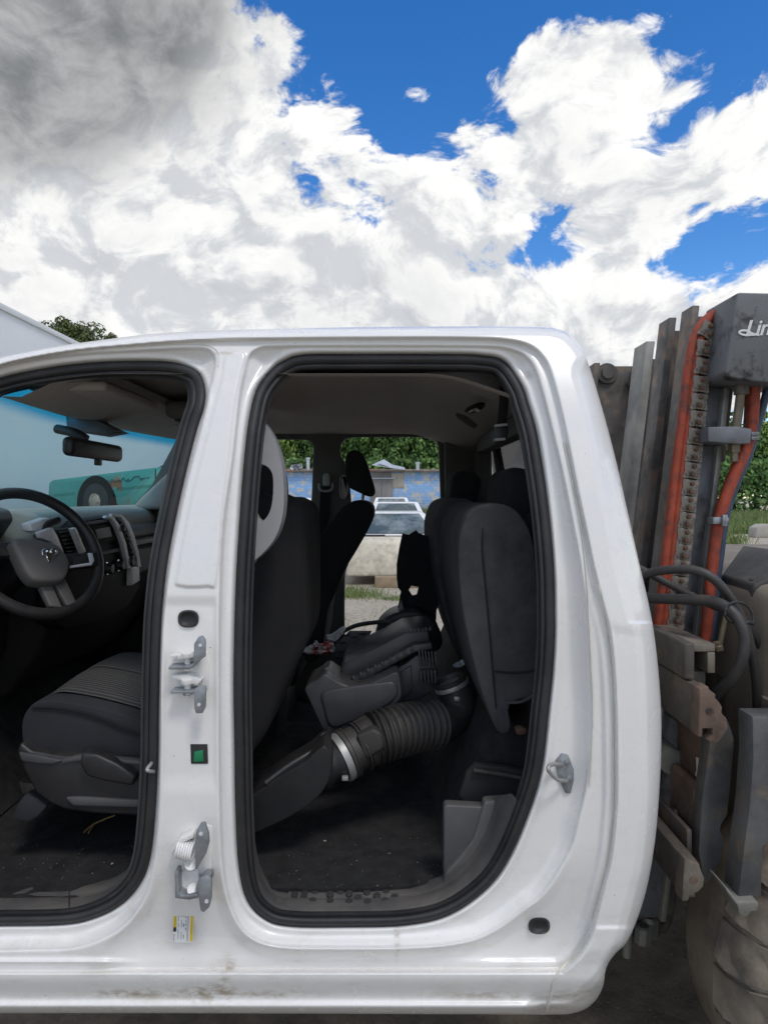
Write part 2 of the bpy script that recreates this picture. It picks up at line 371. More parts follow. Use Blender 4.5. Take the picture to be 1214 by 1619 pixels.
# ------------------------------------------------------------------ ground
def ground_mat():
    m = bpy.data.materials.new('dirt_gravel'); m.use_nodes = True; t = m.node_tree; b = t.nodes['Principled BSDF']
    g = t.nodes.new('ShaderNodeTexCoord').outputs['Object']
    def nz(sc, det=8, ro=.65):
        n = t.nodes.new('ShaderNodeTexNoise'); t.links.new(g, n.inputs['Vector']); n.inputs['Scale'].default_value = sc; n.inputs['Detail'].default_value = det; n.inputs['Roughness'].default_value = ro; return n.outputs[0]
    def ramp(x, a, b_):
        n = t.nodes.new('ShaderNodeMapRange'); t.links.new(x, n.inputs[0]); n.inputs[1].default_value = a; n.inputs[2].default_value = b_; return n.outputs[0]
    def mix(f, a, b_):
        n = t.nodes.new('ShaderNodeMix'); n.data_type = 'RGBA'; t.links.new(f, n.inputs[0])
        for x, i in ((a, 6), (b_, 7)):
            if isinstance(x, tuple): n.inputs[i].default_value = (*x, 1)
            else: t.links.new(x, n.inputs[i])
        return n.outputs[2]
    c = mix(ramp(nz(.35), .35, .65), (.38,.335,.27), (.54,.49,.41))
    c = mix(ramp(nz(14), .45, .75), c, (.22,.185,.145))
    # darker brown earth around the machine's parking spot
    gs = t.nodes.new('ShaderNodeVectorMath'); gs.operation = 'DISTANCE'; t.links.new(g, gs.inputs[0]); gs.inputs[1].default_value = (1.0, 2.0, 0)
    ad = t.nodes.new('ShaderNodeMath'); ad.operation = 'MULTIPLY_ADD'; t.links.new(nz(1.3), ad.inputs[0]); ad.inputs[1].default_value = 3.0; t.links.new(gs.outputs['Value'], ad.inputs[2])
    c = mix(ramp(ad.outputs[0], 3.2, 6.5), mix(ramp(nz(9), .35, .7), (.17,.142,.112), (.33,.28,.215)), c)
    t.links.new(c, b.inputs['Base Color']); b.inputs['Roughness'].default_value = .95; b.inputs['Specular IOR Level'].default_value = .2
    bn = t.nodes.new('ShaderNodeBump'); bn.inputs['Strength'].default_value = .9; bn.inputs['Distance'].default_value = .03; t.links.new(nz(26, 10, .7), bn.inputs['Height']); t.links.new(bn.outputs[0], b.inputs['Normal'])
    return m
gx = np.concatenate([np.linspace(-600,-8,30), np.linspace(-7,7,90), np.linspace(8,600,30)]); gy = np.concatenate([np.linspace(-600,-4,20), np.linspace(-3.5,16,120), np.linspace(17,600,50)])
GV = []
for y in gy:
    for x in gx:
        near = max(0, 1-abs(x)/8)*max(0, 1-abs(y-5)/10)
        GV.append((x, y, near*(.018*math.sin(x*3.1+y*1.3)*math.cos(y*2.7-x)+random.uniform(-.008,.008))))
nx = len(gx)
ground = structure(mesh('ground', GV, [(j*nx+i, j*nx+i+1, (j+1)*nx+i+1, (j+1)*nx+i) for j in range(len(gy)-1) for i in range(nx-1)], ground_mat(), None, True))

# ------------------------------------------------------------------ the crew cab
YC = 2.40                                            # middle of the cab
cab = thing('truck_cab', 'white doorless pickup crew cab with open interior, held on the lift truck', 'truck cab', (-.15, YC, .50))
OUT = [(-485,1606),(-250,1604),(0,1602),(300,1602),(600,1603),(850,1604),(905,1602),(935,1588),(952,1562),(958,1530),(972,1508),(990,1490),(1008,1450),(1024,1395),(1036,1320),(1043,1230),(1045,1150),(1042,1080),(1034,1005),(1024,950),(1010,890),(992,810),(975,735),(957,665),(938,600),(926,566),(914,544),(898,527),(878,519),(850,516),(700,516),(500,518),(350,522),(250,527),(180,535),(100,546),(40,557),(0,566),(-60,588),(-140,638),(-230,715),(-330,805),(-430,885),(-475,925),(-485,1000)]
ROPEN = [(480,562),(560,561),(700,561),(760,563),(796,572),(823,609),(834,640),(846,681),(856,738),(864,794),(870,850),(874,908),(875,960),(875,1005),(872,1060),(866,1119),(855,1214),(837,1277),(805,1354),(769,1404),(710,1445),(642,1461),(551,1464),(460,1463),(420,1452),(392,1422),(379,1368),(374,1280),(372.5,1186),(371,1090),(372,998),(375,908),(379,840),(383.6,772),(389,710),(395,663),(406,618),(429,586),(450,571)]
FOPEN = [(0,599),(69,584),(138,575),(208,572),(263,573),(294,579),(315,592),(323.5,615),(322,643),(311,677),(294,743),(277,819),(263,895),(255,970),(252,1041),(250,1130),(249,1204),(243,1306),(234,1367),(216,1404),(187,1432),(150,1450),(102,1460),(0,1462),(-90,1462),(-150,1430),(-172,1370),(-176,1250),(-176,900),(-160,760),(-115,672),(-60,625)]
E1R = [(440,546),(600,545),(760,546),(805,550),(832,562),(848,585),(862,630),(877,690),(890,745),(905,820),(918,890),(926,960),(931,1040),(934,1110),(933,1180),(928,1240),(916,1292),(900,1347),(861,1411),(827,1439),(785,1470),(735,1490),(650,1499),(500,1500),(430,1496),(390,1478),(366,1440),(352,1380),(347,1285),(345,1123),(346,960),(352,830),(367,722),(377,631),(386,585),(393,562),(408,550)]
E1F = [(0,578),(69,565),(138,557),(208,553),(290,549),(326,550),(338,558),(343,572),(338,600),(328,645),(318,690),(300,760),(285,830),(271,900),(262,970),(258,1041),(256,1204),(252,1310),(244,1375),(228,1425),(200,1462),(165,1484),(120,1499),(60,1502),(-100,1502),(-170,1480),(-195,1400),(-200,1250),(-200,900),(-180,750),(-130,655),(-60,605)]
E3 = [(-60,600),(0,577),(60,563),(130,552),(208,545),(300,538),(400,535),(560,534),(732,534),(800,537),(837,546),(858,564),(870,588),(886,644),(899,704),(914,779),(928,845),(939,900),(953,955),(966,1009),(973,1090),(975,1180),(975,1268),(967,1353),(955,1405),(942,1456),(932,1485),(914,1514),(890,1535),(860,1538),(600,1538),(0,1538),(-225,1538),(-232,1000),(-215,850),(-175,740),(-120,650)]
PAD = [(357,560),(388,556),(382,590),(372,640),(363,720),(351,815),(343,920),(329,928),(282,927),(280,905),(301,791),(322,705),(343,625),(352,585)]
OUTs, ROs, FOs = smooth_pts(OUT, True, 5), smooth_pts(ROPEN, True, 5), smooth_pts(FOPEN, True, 5)
E1Rs, E1Fs, E3s, PADs = smooth_pts(E1R, True, 4), smooth_pts(E1F, True, 4), smooth_pts(E3, True, 4), smooth_pts(PAD, True, 3)
_cv = np.array([480,516,600,700,850,1000,1100,1300,1450,1600,1650], float); _cy = np.array([1.60,1.57,1.512,1.466,1.425,1.398,1.39,1.395,1.405,1.42,1.43])
_pf = np.polyfit((_cv-1050)/500, _cy, 5)
def skin(v): return np.polyval(_pf, (np.clip(v, 480, 1650)-1050)/500)
def relief(Pn):
    """metres behind the outer skin of the cab side at each point"""
    u, v = Pn[:, 0], Pn[:, 1]
    so_ = sdf(OUTs, Pn); s3 = sdf(E3s, Pn); r1 = sdf(E1Rs, Pn); f1 = sdf(E1Fs, Pn); ro = -sdf(ROs, Pn); fo = -sdf(FOs, Pn); pd = sdf(PADs, Pn)
    h = np.zeros(len(Pn))
    h += .020*ss(s3, 0, 5) + .009*np.exp(-((s3-1.6)/1.7)**2)                 # step and gap of the door aperture
    low = ss(v, 900, 1100)*ss(u, 700, 800)
    h += .011*ss(s3, 12, 22)*low - .006*np.exp(-((s3-19)/4)**2)*low        # double flange at the rear quarter
    h += .030*ss(r1, -4, 30) + .012*ss(r1, 0, 5)
    h += .034*ss(f1, -4, 26)*(1-.35*ss(v, 640, 800)*ss(u, 200, 240)) + .008*ss(f1, 0, 5)
    h -= .006*np.exp(-((ro-8)/4.5)**2) + .004*np.exp(-((fo-7)/4)**2)       # rolled lip beside the rubber
    h += .012*ss(5-ro, 0, 5) + .010*ss(5-fo, 0, 5)
    h -= .005*ss(pd, -1, 4)
    h += .030*ss(v, 1330, 1535)*ss(s3, 0, 8)*ss(-r1, -6, 20)*ss(-f1, -6, 20)*ss(u, 150, 240)
    # rocker: ledge, face, bead
    rk = ss(v, 1533, 1541)*ss(-s3, -3, 3)
    h += rk*(.012*ss(v, 1545, 1580)) - .010*np.exp(-((v-1591)/6.5)**2)*ss(940-u, 0, 60) + .008*ss(v, 1518, 1506)*ss(v, 1500, 1506)*(u < 130)*0
    # rocker shelf between the two lines under the front opening
    h -= .010*np.exp(-((v-1521)/4)**2)*ss(230-u, 0, 60)
    # hinge pocket on the pillar
    h += .008*ss(u, 255, 262)*ss(345-u, 0, 8)*ss(v, 940, 960)*ss(1260-v, 0, 40)*.6
    # outer corner turns to the back of the cab
    out_s = np.clip(-s3, 0, 400)*ss(u, 780, 860)*ss(v, 520, 600)
    kink = np.where(v < 985, 30, 36)
    h += .0009*np.clip(out_s-kink, 0, 100) + .0012*np.clip(out_s-kink-12, 0, 100)
    h += .010*np.exp(-((v-990-(u-970)*.12)/9)**2)*0 + .0025*ss(v, 985+(u-970)*.15, 1003+(u-970)*.15)*ss(-s3, 0, 8)*ss(u, 930, 960)
    h -= .004*ss(v, 1462, 1470)*ss(-s3, 0, 8)*ss(u, 850, 900)*(1-ss(v, 1500, 1530))
    for lim, rp, rm in ((so_, 16, .024),):
        t = np.clip((rp-lim)/rp, 0, 1); h += rm*(1-np.sqrt(np.clip(1-t*t, 0, 1)))
    topw = ss(v, 560, 530)
    t = np.clip((15-so_)/15, 0, 1); h += topw*.02*t*t
    return h
def side_depth(Pn): return skin(Pn[:, 1])+relief(Pn)
def side_pt(u, v, d=0.0):
    Y = float(side_depth(np.array([[u, v]], float))[0])-d; return W(u, v, Y)
def build_side():
    st = 2.2; us = np.arange(-491, 1052, st); vs = np.arange(510, 1612, st); U, V_ = np.meshgrid(us, vs); Pn = np.stack([U.ravel(), V_.ravel()], 1)
    g = np.minimum(sdf(OUTs, Pn), np.minimum(-sdf(ROs, Pn), -sdf(FOs, Pn)))
    nxg = len(us); ins = g > 0; pts = []; idx = {}; edge = {}; faces = []
    def vi(k):
        if k not in idx: idx[k] = len(pts); pts.append(Pn[k])
        return idx[k]
    def ei(a, b):
        key = (min(a, b), max(a, b))
        if key not in edge:
            t = g[a]/(g[a]-g[b]); edge[key] = len(pts); pts.append(Pn[a]+(Pn[b]-Pn[a])*t)
        return edge[key]
    I2 = ins.reshape(len(vs), nxg)
    for j in range(len(vs)-1):
        for i in range(nxg-1):
            c = int(I2[j, i])+int(I2[j, i+1])+int(I2[j+1, i])+int(I2[j+1, i+1])
            if c == 0: continue
            q = [j*nxg+i, (j+1)*nxg+i, (j+1)*nxg+i+1, j*nxg+i+1]
            if c == 4: faces.append([vi(k) for k in q]); continue
            poly = []
            for a, b in zip(q, q[1:]+q[:1]):
                if ins[a]: poly.append(vi(a))
                if ins[a] != ins[b]: poly.append(ei(a, b))
            if len(poly) > 2: faces.append(poly)
    pts = np.array(pts); Y = side_depth(pts)
    verts = np.stack([(pts[:, 0]-CX)/FOC*Y, Y, CAM_Z-(pts[:, 1]-CY)/FOC*Y], 1)
    return mesh('body_side', verts.tolist(), faces, body_mat(), cab, True)
def body_mat():
    """white paint with chalky wear, road grime along the rocker, scuffs and chips"""
    m = mat('body_paint', (.80,.788,.762), .26, 0, .02, 3, coat=.55, rvar=.06); t = m.node_tree; b = t.nodes['Principled BSDF']
    base = b.inputs['Base Color'].links[0].from_socket; g = t.nodes.new('ShaderNodeTexCoord').outputs['Object']
    sx = t.nodes.new('ShaderNodeSeparateXYZ'); t.links.new(g, sx.inputs[0])
    def M_(op, a, b_=None, c=None):
        n = t.nodes.new('ShaderNodeMath'); n.operation = op
        for i, x in enumerate((a, b_, c)):
            if x is None: continue
            if isinstance(x, (int, float)): n.inputs[i].default_value = x
            else: t.links.new(x, n.inputs[i])
        return n.outputs[0]
    def nz(sc, stretch=(1,1,1), det=6):
        mp = t.nodes.new('ShaderNodeMapping'); mp.inputs['Scale'].default_value = stretch; t.links.new(g, mp.inputs[0])
        n = t.nodes.new('ShaderNodeTexNoise'); t.links.new(mp.outputs[0], n.inputs['Vector']); n.inputs['Scale'].default_value = sc; n.inputs['Detail'].default_value = det; n.inputs['Roughness'].default_value = .65; return n.outputs[0]
    def rg(x, a, b_, c=0., d=1.):
        n = t.nodes.new('ShaderNodeMapRange'); n.interpolation_type = 'SMOOTHSTEP'; t.links.new(x, n.inputs[0])
        for i, q in enumerate((a, b_, c, d)): n.inputs[1+i].default_value = q
        return n.outputs[0]
    def gauss(x0, z0, sx_, sz_):
        a = M_('POWER', M_('DIVIDE', M_('SUBTRACT', sx.outputs[0], x0), sx_), 2.); c = M_('POWER', M_('DIVIDE', M_('SUBTRACT', sx.outputs[2], z0), sz_), 2.)
        return M_('EXPONENT', M_('MULTIPLY', M_('ADD', a, c), -1.))
    cur = base
    def over(f, col):
        nonlocal cur
        n = t.nodes.new('ShaderNodeMix'); n.data_type = 'RGBA'; t.links.new(f, n.inputs[0]); t.links.new(cur, n.inputs[6]); n.inputs[7].default_value = (*col, 1); cur = n.outputs[2]
    dirt = nz(9, (1, 1, 3)); streak = nz(40, (1, 1, .12))
    over(M_('MULTIPLY', rg(dirt, .5, .72), rg(sx.outputs[2], .62, .95, .30, .04)), (.50,.46,.38))           # faint grime, more of it low down
    over(M_('MULTIPLY', rg(streak, .58, .75), .12), (.55,.52,.45))
    for u, v, su, sv, k in ((215,1576,.10,.012,.75),(330,1574,.05,.020,.9),(420,1578,.10,.010,.6),(355,1556,.012,.03,.7),(628,1490,.006,.05,.75),(330,536,.03,.006,.5),(858,574,.01,.012,.4),(780,1580,.12,.012,.5),(905,1580,.05,.02,.5)):
        p = W(u, v, 1.42); over(M_('MULTIPLY', M_('MULTIPLY', gauss(p.x, p.z, su, sv), rg(nz(38, (1, 1, 2.2)), .38, .62)), k), (.33,.26,.16))
    chips = nz(120, (1, 1, 1), 2); over(M_('MULTIPLY', rg(chips, .755, .775), .8), (.10,.07,.05))
    t.links.new(cur, b.inputs['Base Color'])
    return m
body = build_side()

# shell: roof, back, floor pan, far flank, swept across the cab
def build_shell():
    ol = [p for p in smooth_pts(OUT, True, 4)]; n = len(ol); A = np.array(ol); Y = side_depth(A)
    near = [W(a[0], a[1], y) for a, y in zip(A, Y)]
    ts = [0, .02, .06, .12, .2, .35, .5, .65, .8, .88, .94, .98, 1]; verts = []; faces = []
    for p, a in zip(near, A):
        top = 1.0 if (a[1] < 640 and a[0] > -20 and a[0] < 935) else 0
        for t in ts:
            y = p.y+(2*(YC-p.y))*t; crown = math.sin(math.pi*t)
            back = (.035 if a[0] > 880 and a[1] < 1450 else 0)
            verts.append((p.x+back*crown**.6, y, p.z+top*.03*crown**.7))
    k = len(ts)
    for i in range(n):
        j = (i+1) % n; um = (A[i][0]+A[j][0])/2; vm = (A[i][1]+A[j][1])/2
        if um < -20 and vm < 1590: continue                                  # windscreen aperture
        win = um > 900 and 600 < vm < 800
        for c in range(k-1):
            if win and 3 <= c < 9: continue                               # rear window aperture
            faces.append((i*k+c, j*k+c, j*k+c+1, i*k+c+1))
    return mesh('shell', verts, faces, 'white_paint', cab, True, 40)
build_shell()
mesh('rear_window', [(.480,1.72,1.865),(.480,2*YC-1.72,1.865),(.525,2*YC-1.72,1.565),(.525,1.72,1.565)], [(0,1,2,3)], 'pane_dark', cab)

# rubber seals round the door openings
def seal(name, loop, base_h, parent=cab):
    A = np.array(smooth_pts(loop, True, 4)); n = len(A); T = np.roll(A, -1, 0)-np.roll(A, 1, 0); T /= np.linalg.norm(T, axis=1)[:, None]; Nn = np.stack([-T[:, 1], T[:, 0]], 1)
    if sdf(A.tolist(), (A+Nn*3)[:1])[0] < 0: Nn = -Nn
    prof = [(-2.5,.004),(-.5,-.009),(2.5,-.015),(7,-.016),(11,-.0135),(13,-.009),(14.2,-.007),(15.5,-.009),(18.5,-.009),(21.5,-.004),(23,.006),(24,.05)]
    verts, faces = [], []; k = len(prof)
    Y = side_depth(A)
    for a, nn, y in zip(A, Nn, Y):
        for d, dz in prof:
            q = a+nn*d; verts.append(W(q[0], q[1], y+dz))
    for i in range(n):
        j = (i+1) % n
        for c in range(k-1): faces.append((i*k+c, i*k+c+1, j*k+c+1, j*k+c))
    return mesh(name, verts, faces, 'rubber_seal', parent, True, 60), A, Nn, Y
sealF, fA, fN, fY = seal('door_seal', FOPEN, 0)
sealR, rA, rN, rY = seal('door_seal', ROPEN, 0)
# inner reveal behind each seal
def reveal(A, Nn, Y, m='trim_dark'):
    verts, faces = [], []; n = len(A)
    for a, nn, y in zip(A, Nn, Y):
        for d, dz in ((23.5,.045),(27,.075),(23,.10)):
            q = a+nn*d; verts.append(W(q[0], q[1], y+dz))
    for i in range(n):
        j = (i+1) % n
        for c in range(2): faces.append((i*3+c, i*3+c+1, j*3+c+1, j*3+c))
    return mesh('inner_flange', verts, faces, m, cab, True, 50)
reveal(fA, fN, fY); reveal(rA, rN, rY)
# sealer beads along the aperture flange
def bead(px, d=.002, r=.0022):
    tube('sealant_bead', [side_pt(u, v, d) for u, v in smooth_pts(px, False, 5)], r, 'seal_cream', cab, 6, False, 0)
bead([(891,700),(906,770),(919,840),(926,900),(930,960),(934,1040),(937,1110),(936,1180),(932,1240)])
bead([(946,925),(957,985),(964,1040),(968,1100),(969,1180),(969,1268),(961,1345),(948,1405),(936,1452)], .0015, .0016)
bead([(932,1478),(914,1506),(892,1526),(877,1548),(870,1575),(864,1596)], .002, .003)
bead([(200,548),(260,545),(310,544),(335,548),(346,560),(345,580)], .001, .0014)

# rubber plugs
for i, (u, v, ru, rv) in enumerate(((298,978.5,16,13.5),(852,1463.5,16.5,13))):
    Y = side_pt(u, v).y
    def ring(k, dz): return [W(u+ru*k*math.copysign(abs(math.cos(q))**.8, math.cos(q)), v+rv*k*math.copysign(abs(math.sin(q))**.8, math.sin(q)), Y-dz) for q in [2*math.pi*j/28 for j in range(28)]]
    bm = bmesh.new(); prev = None
    for k, dz in ((1.06,-.003),(1.02,.004),(.86,.008),(.70,.006),(.52,.003),(.3,.002),(.02,.002)):
        r_ = [bm.verts.new(p) for p in ring(k, dz)]
        if prev:
            for j in range(28): bm.faces.new((prev[j], prev[(j+1) % 28], r_[(j+1) % 28], r_[j]))
        prev = r_
    bm.faces.new(prev); bmobj('rubber_plug', bm, 'rubber_seal', cab, 60)
# wiring connector behind a square hole in the pillar
Yp = side_pt(315, 1193).y
prism('connector_hole', [(301,1177),(328,1177),(329,1208),(302,1208)], Yp-.0022, Yp+.02, 'far_dark', cab, .0015)
prism('connector', [(307,1189),(321,1186),(322,1204),(306,1205)], Yp-.0045, Yp+.01, 'connector_green', cab, .001)

# door hinges on the pillar
def hinge_upper():
    Y = side_pt(305, 1065).y
    h = prism('door_hinge', [(273,1035),(302,1028),(327,1031),(330,1060),(329,1090),(300,1092),(280,1082)], Y-.006, Y+.006, 'white_hinge', cab, .003)
    def leaf(poly, Y0, Y1, m, nm): attach(prism(nm, poly, Y0, Y1, m, None, .0012), h)
    leaf([(268,1037),(290,1034),(312,1030),(313,1038),(290,1043),(272,1041)], Y-.034, Y-.004, 'white_hinge', 'hinge_arm')
    leaf([(270,1068),(297,1066),(318,1076),(312,1084),(292,1077),(274,1073)], Y-.030, Y-.004, 'white_hinge', 'hinge_arm')
    leaf([(266,1055),(300,1052),(309,1046),(311,1051),(302,1058),(267,1059)], Y-.040, Y-.006, 'zinc', 'hinge_arm')
    leaf([(269,1093),(307,1092),(307,1096),(270,1097)], Y-.040, Y-.006, 'zinc', 'hinge_arm')
    for k, (poly, hole) in enumerate((([(307,1018),(314,1007),(320,1005),(325,1012),(325,1038),(309,1050),(306,1050)], (317,1020)), ([(307,1090),(318,1084),(326,1085),(325,1119),(320,1128),(310,1128),(307,1120)], (315,1114)))):
        p = prism('hinge_leaf', poly, Y-.046, Y-.040, 'zinc', None, .0012); attach(p, h)
        lathe_o = lathe('bolt_hole', [(.0035,0),(.0035,.001)], W(*hole, Y-.0462), (0,-1,0), 'logo_white', None, 14); attach(lathe_o, h)
    for u, v in ((297,1045),(297,1087)):
        attach(lathe('hinge_pin', [(.004,-.02),(.011,-.02),(.012,-.016),(.012,-.012),(.006,-.011),(.006,.014),(.010,.014),(.010,.018)], W(u, v, Y-.024), (0,.25,-1), 'white_hinge', None, 20), h)
def hinge_lower():
    Y = side_pt(305, 1365).y
    h = prism('door_hinge', [(272,1352),(300,1318),(320,1302),(336,1306),(335,1375),(331,1384),(280,1384),(273,1376)], Y-.008, Y+.006, 'white_hinge', cab, .003)
    def leaf(nm, poly, Y0, Y1, m): attach(prism(nm, poly, Y0, Y1, m, None, .0012), h)
    leaf('hinge_arm', [(268,1347),(283,1328),(305,1318),(306,1325),(288,1333),(272,1350)], Y-.036, Y-.006, 'white_hinge')
    leaf('hinge_cup', [(277,1379),(306,1377),(313,1378),(316,1412),(308,1419),(278,1419),(274,1412)], Y-.018, Y-.006, 'white_hinge')
    leaf('cup_wall', [(276,1378),(282,1379),(283,1412),(289,1416),(312,1414),(316,1419),(300,1423),(277,1420)], Y-.042, Y-.016, 'zinc')
    p = prism('hinge_leaf', [(311,1313),(317,1302),(324,1300),(330,1318),(331,1332),(326,1350),(311,1375),(309,1374),(308,1335)], Y-.050, Y-.043, 'zinc', None, .0015); attach(p, h)
    attach(lathe('bolt_hole', [(.004,0),(.004,.001)], W(318,1318,Y-.0502), (0,-1,0), 'logo_white', None, 14), h)
    q = prism('hinge_leaf', [(316,1388),(329,1384),(335,1390),(335,1420),(331,1435),(322,1443),(317,1440),(314,1418)], Y-.046, Y-.040, 'zinc', None, .0015); attach(q, h)
    attach(lathe('bolt_hole', [(.004,0),(.004,.001)], W(327,1425,Y-.0462), (0,-1,0), 'logo_white', None, 14), h)
    attach(prism('leaf_bend', [(308,1402),(318,1388),(333,1384),(334,1395),(318,1416),(313,1419)], Y-.041, Y-.010, 'zinc', None, .004), h)
    # coil spring, axis across
    pts = []; a = W(281,1340,Y-.026); b = W(306,1347,Y-.030); ax = (b-a); L_ = ax.length; e1 = Vector((0,1,0)); e2 = ax.normalized().cross(e1).normalized()
    for i in range(7*14+1):
        q = i/14*2*math.pi; pts.append(a+ax*(i/(7*14))+(e1*math.cos(q)+e2*math.sin(q))*.0175)
    attach(tube('coil_spring', pts, .0024, 'white_paint', None, 8, False, 0), h)
    for u, v in ((302,1367),(306,1407)):
        attach(lathe('hinge_pin', [(.011,-.006),(.0125,-.003),(.0125,.004),(.004,.006)], W(u, v, Y-.026), (.3,-.7,.8), 'white_hinge', None, 20), h)
hinge_upper(); hinge_lower()
# compliance sticker below the lower hinge
Ys = side_pt(290, 1455).y-.0008
def flat(name, px, Y, m, parent, th=.0006): return prism(name, px, Y-th, Y, m, parent, 0)
stk = flat('sticker', [(276,1418),(308,1418),(305,1490),(273,1490)], Ys, 'sticker', cab)
attach(flat('yellow_band', [(276,1420),(281,1420),(279,1466),(274.5,1466)], Ys-.0007, 'sticker_yellow', None), stk)
attach(flat('yellow_band', [(302.5,1422),(307,1422),(304.5,1488),(300.5,1488)], Ys-.0007, 'sticker_yellow', None), stk)
attach(flat('black_band', [(274.5,1466),(279,1466),(278.6,1473),(274.2,1473)], Ys-.0007, 'ink', None), stk)
bm = bmesh.new()
for (x0, segs, th) in ((277.2,[(1477,1488)],.9),(283.5,[(1424,1428),(1438,1446),(1448,1456),(1460,1466),(1470,1484)],.8),(288.4,[(1423,1426),(1437,1450),(1455,1466),(1474,1485)],.8),(291.8,[(1424,1428),(1443,1450),(1460,1466),(1478,1484)],1.2),(295.0,[(1449,1452),(1455,1458),(1461,1464),(1467,1471)],1.0),(297.4,[(1430,1488)],.5),(299.2,[(1428,1488)],.6),(278.4,[(1425,1464)],.35),(304,[(1430,1450),(1455,1478)],.35)):
    for a, b in segs:
        y = a
        while y < b:
            e = min(b, y+random.uniform(1.2,2.6)); p = [W(x0-(y-1420)*.035, y, Ys-.0015), W(x0+th-(y-1420)*.035, y, Ys-.0015), W(x0+th-(e-1420)*.035, e, Ys-.0015), W(x0-(e-1420)*.035, e, Ys-.0015)]
            bm.faces.new([bm.verts.new(q) for q in p]); y = e+.7
pr = bmobj('printed_text', bm, 'ink', None); attach(pr, stk)
# door strikers
def striker(u, v, front=False):
    Y = side_pt(u, v).y
    if not front:
        s = prism('striker', [(u-8,v-18),(u+2,v-30),(u+12,v-28),(u+21,v-5),(u+21,v+12),(u+16,v+33),(u+8,v+33),(u-3,v+10)], Y-.006, Y+.004, 'zinc', cab, .002)
        attach(tube('striker_loop', [W(u+2,v-12,Y-.004), W(u-10,v-14,Y-.03), W(u-19,v-10,Y-.052), W(u-18,v-2,Y-.055), W(u-6,v+10,Y-.04), W(u+6,v+12,Y-.02), W(u+10,v+12,Y-.002)], .0042, 'bright_steel', None, 10), s)
        for du, dv in ((10,-17),(13,8)): attach(lathe('screw', [(.006,0),(.006,.003),(.003,.004)], W(u+du, v+dv, Y-.006), (0,-1,0), 'zinc', None, 14), s)
        return s
    s = prism('striker', [(u+6,v-14),(u+12,v-16),(u+12,v+10),(u+6,v+10)], Y-.004, Y+.01, 'zinc', cab, .001)
    attach(tube('striker_loop', [W(u+8,v-14,Y-.002), W(u-2,v-3,Y-.03), W(u-7,v+4,Y-.042), W(u-4,v+7,Y-.042), W(u+8,v+8,Y-.01)], .0038, 'bright_steel', None, 10), s)
striker(886, 1222); striker(240, 1212, True)

# ------------------------------------------------------------------ cab interior
def WX(u, v, X): Y = X*FOC/(u-CX); return W(u, v, Y)
def WP(u, v, p0, n):
    d = W(u, v, 1)-Vector((0,0,CAM_Z)); o = Vector((0,0,CAM_Z)); return o+d*((Vector(p0)-o).dot(n)/d.dot(n))
FZ = .675
# carpeted floor with transmission hump
fx = np.linspace(-1.36, .46, 60); fy = np.linspace(1.53, 3.14, 60); fv = []
for y in fy:
    for x in fx:
        hump = .10*math.exp(-((y-2.4)/.22)**4)*(1 if x < .05 else max(0, 1-(x-.05)/.1))
        rise = max(0, min(1, (x-.13)/.17)); fv.append((x, y, FZ+max(hump, rise*.36*(3*rise-2*rise*rise)*(1 if y > 1.76 else max(0,(y-1.70)/.06)))+random.uniform(-.0015,.0015)))
mesh('carpet', fv, [(j*60+i, j*60+i+1, (j+1)*60+i+1, (j+1)*60+i) for j in range(59) for i in range(59)], 'carpet', cab, True)
# rubber-backed mat with a worn edge
mb = [(398,1300),(420,1240),(480,1190),(560,1178),(640,1190),(700,1215),(712,1228),(708,1262),(702,1300),(700,1378),(640,1401),(440,1404),(410,1385)]
def floor_pt(u, v, z): Y = (CAM_Z-z)*FOC/(v-CY); return W(u, v, Y)
bm = prism_bm([floor_pt(u, v, FZ+.012) for u, v in smooth_pts(mb, True, 3)], [floor_pt(u, v, FZ+.012)-Vector((0,0,.010)) for u, v in smooth_pts(mb, True, 3)])
bmobj('floor_mat', bm, 'carpet', cab)
box('firewall', (-1.40,1.50,.60), (-1.36,3.12,1.46), 'far_dark', cab, .01)
box('footwell_side', (-1.36,1.50,.62), (-1.02,1.53,1.40), 'far_dark', cab, .01)
box('footwell_side', (-1.36,3.10,.62), (-1.02,3.13,1.40), 'far_dark', cab, .01)
ext('toe_board', [(-1.36,1.54,1.0),(-1.10,1.54,.68),(-1.36,1.54,.66)], (0,1.55,0), 'carpet', cab, .01)
# headliner
hx = np.linspace(-.93, .45, 56); hy = np.linspace(1.58, 3.16, 56); hv = []
def sst(x, a, b): t = max(0, min(1, (x-a)/(b-a))); return t*t*(3-2*t)
for y in hy:
    for x in hx:
        z = 1.885+.050*sst(y, 1.60, 1.86)*sst(3.12-y, 0, .34)
        z += .022*sst(x, -.36, -.28)*sst(.16-x, 0, .10)*sst(y, 1.80, 1.95)*sst(2.86-y, 0, .14)      # raised dome panel over the rear seats
        z -= .075*sst(x, .10, .42) + .03*sst(-.62-x, 0, .3); z += .016*sst(-.40-x, 0, .08)*sst(x, -.86, -.78)*sst(y, 1.8, 1.9)*sst(3.0-y, 0, .1)
        hv.append((x, y, z))
mesh('headliner', hv, [(j*56+i, j*56+i+1, (j+1)*56+i+1, (j+1)*56+i) for j in range(55) for i in range(55)], 'headliner', cab, True)
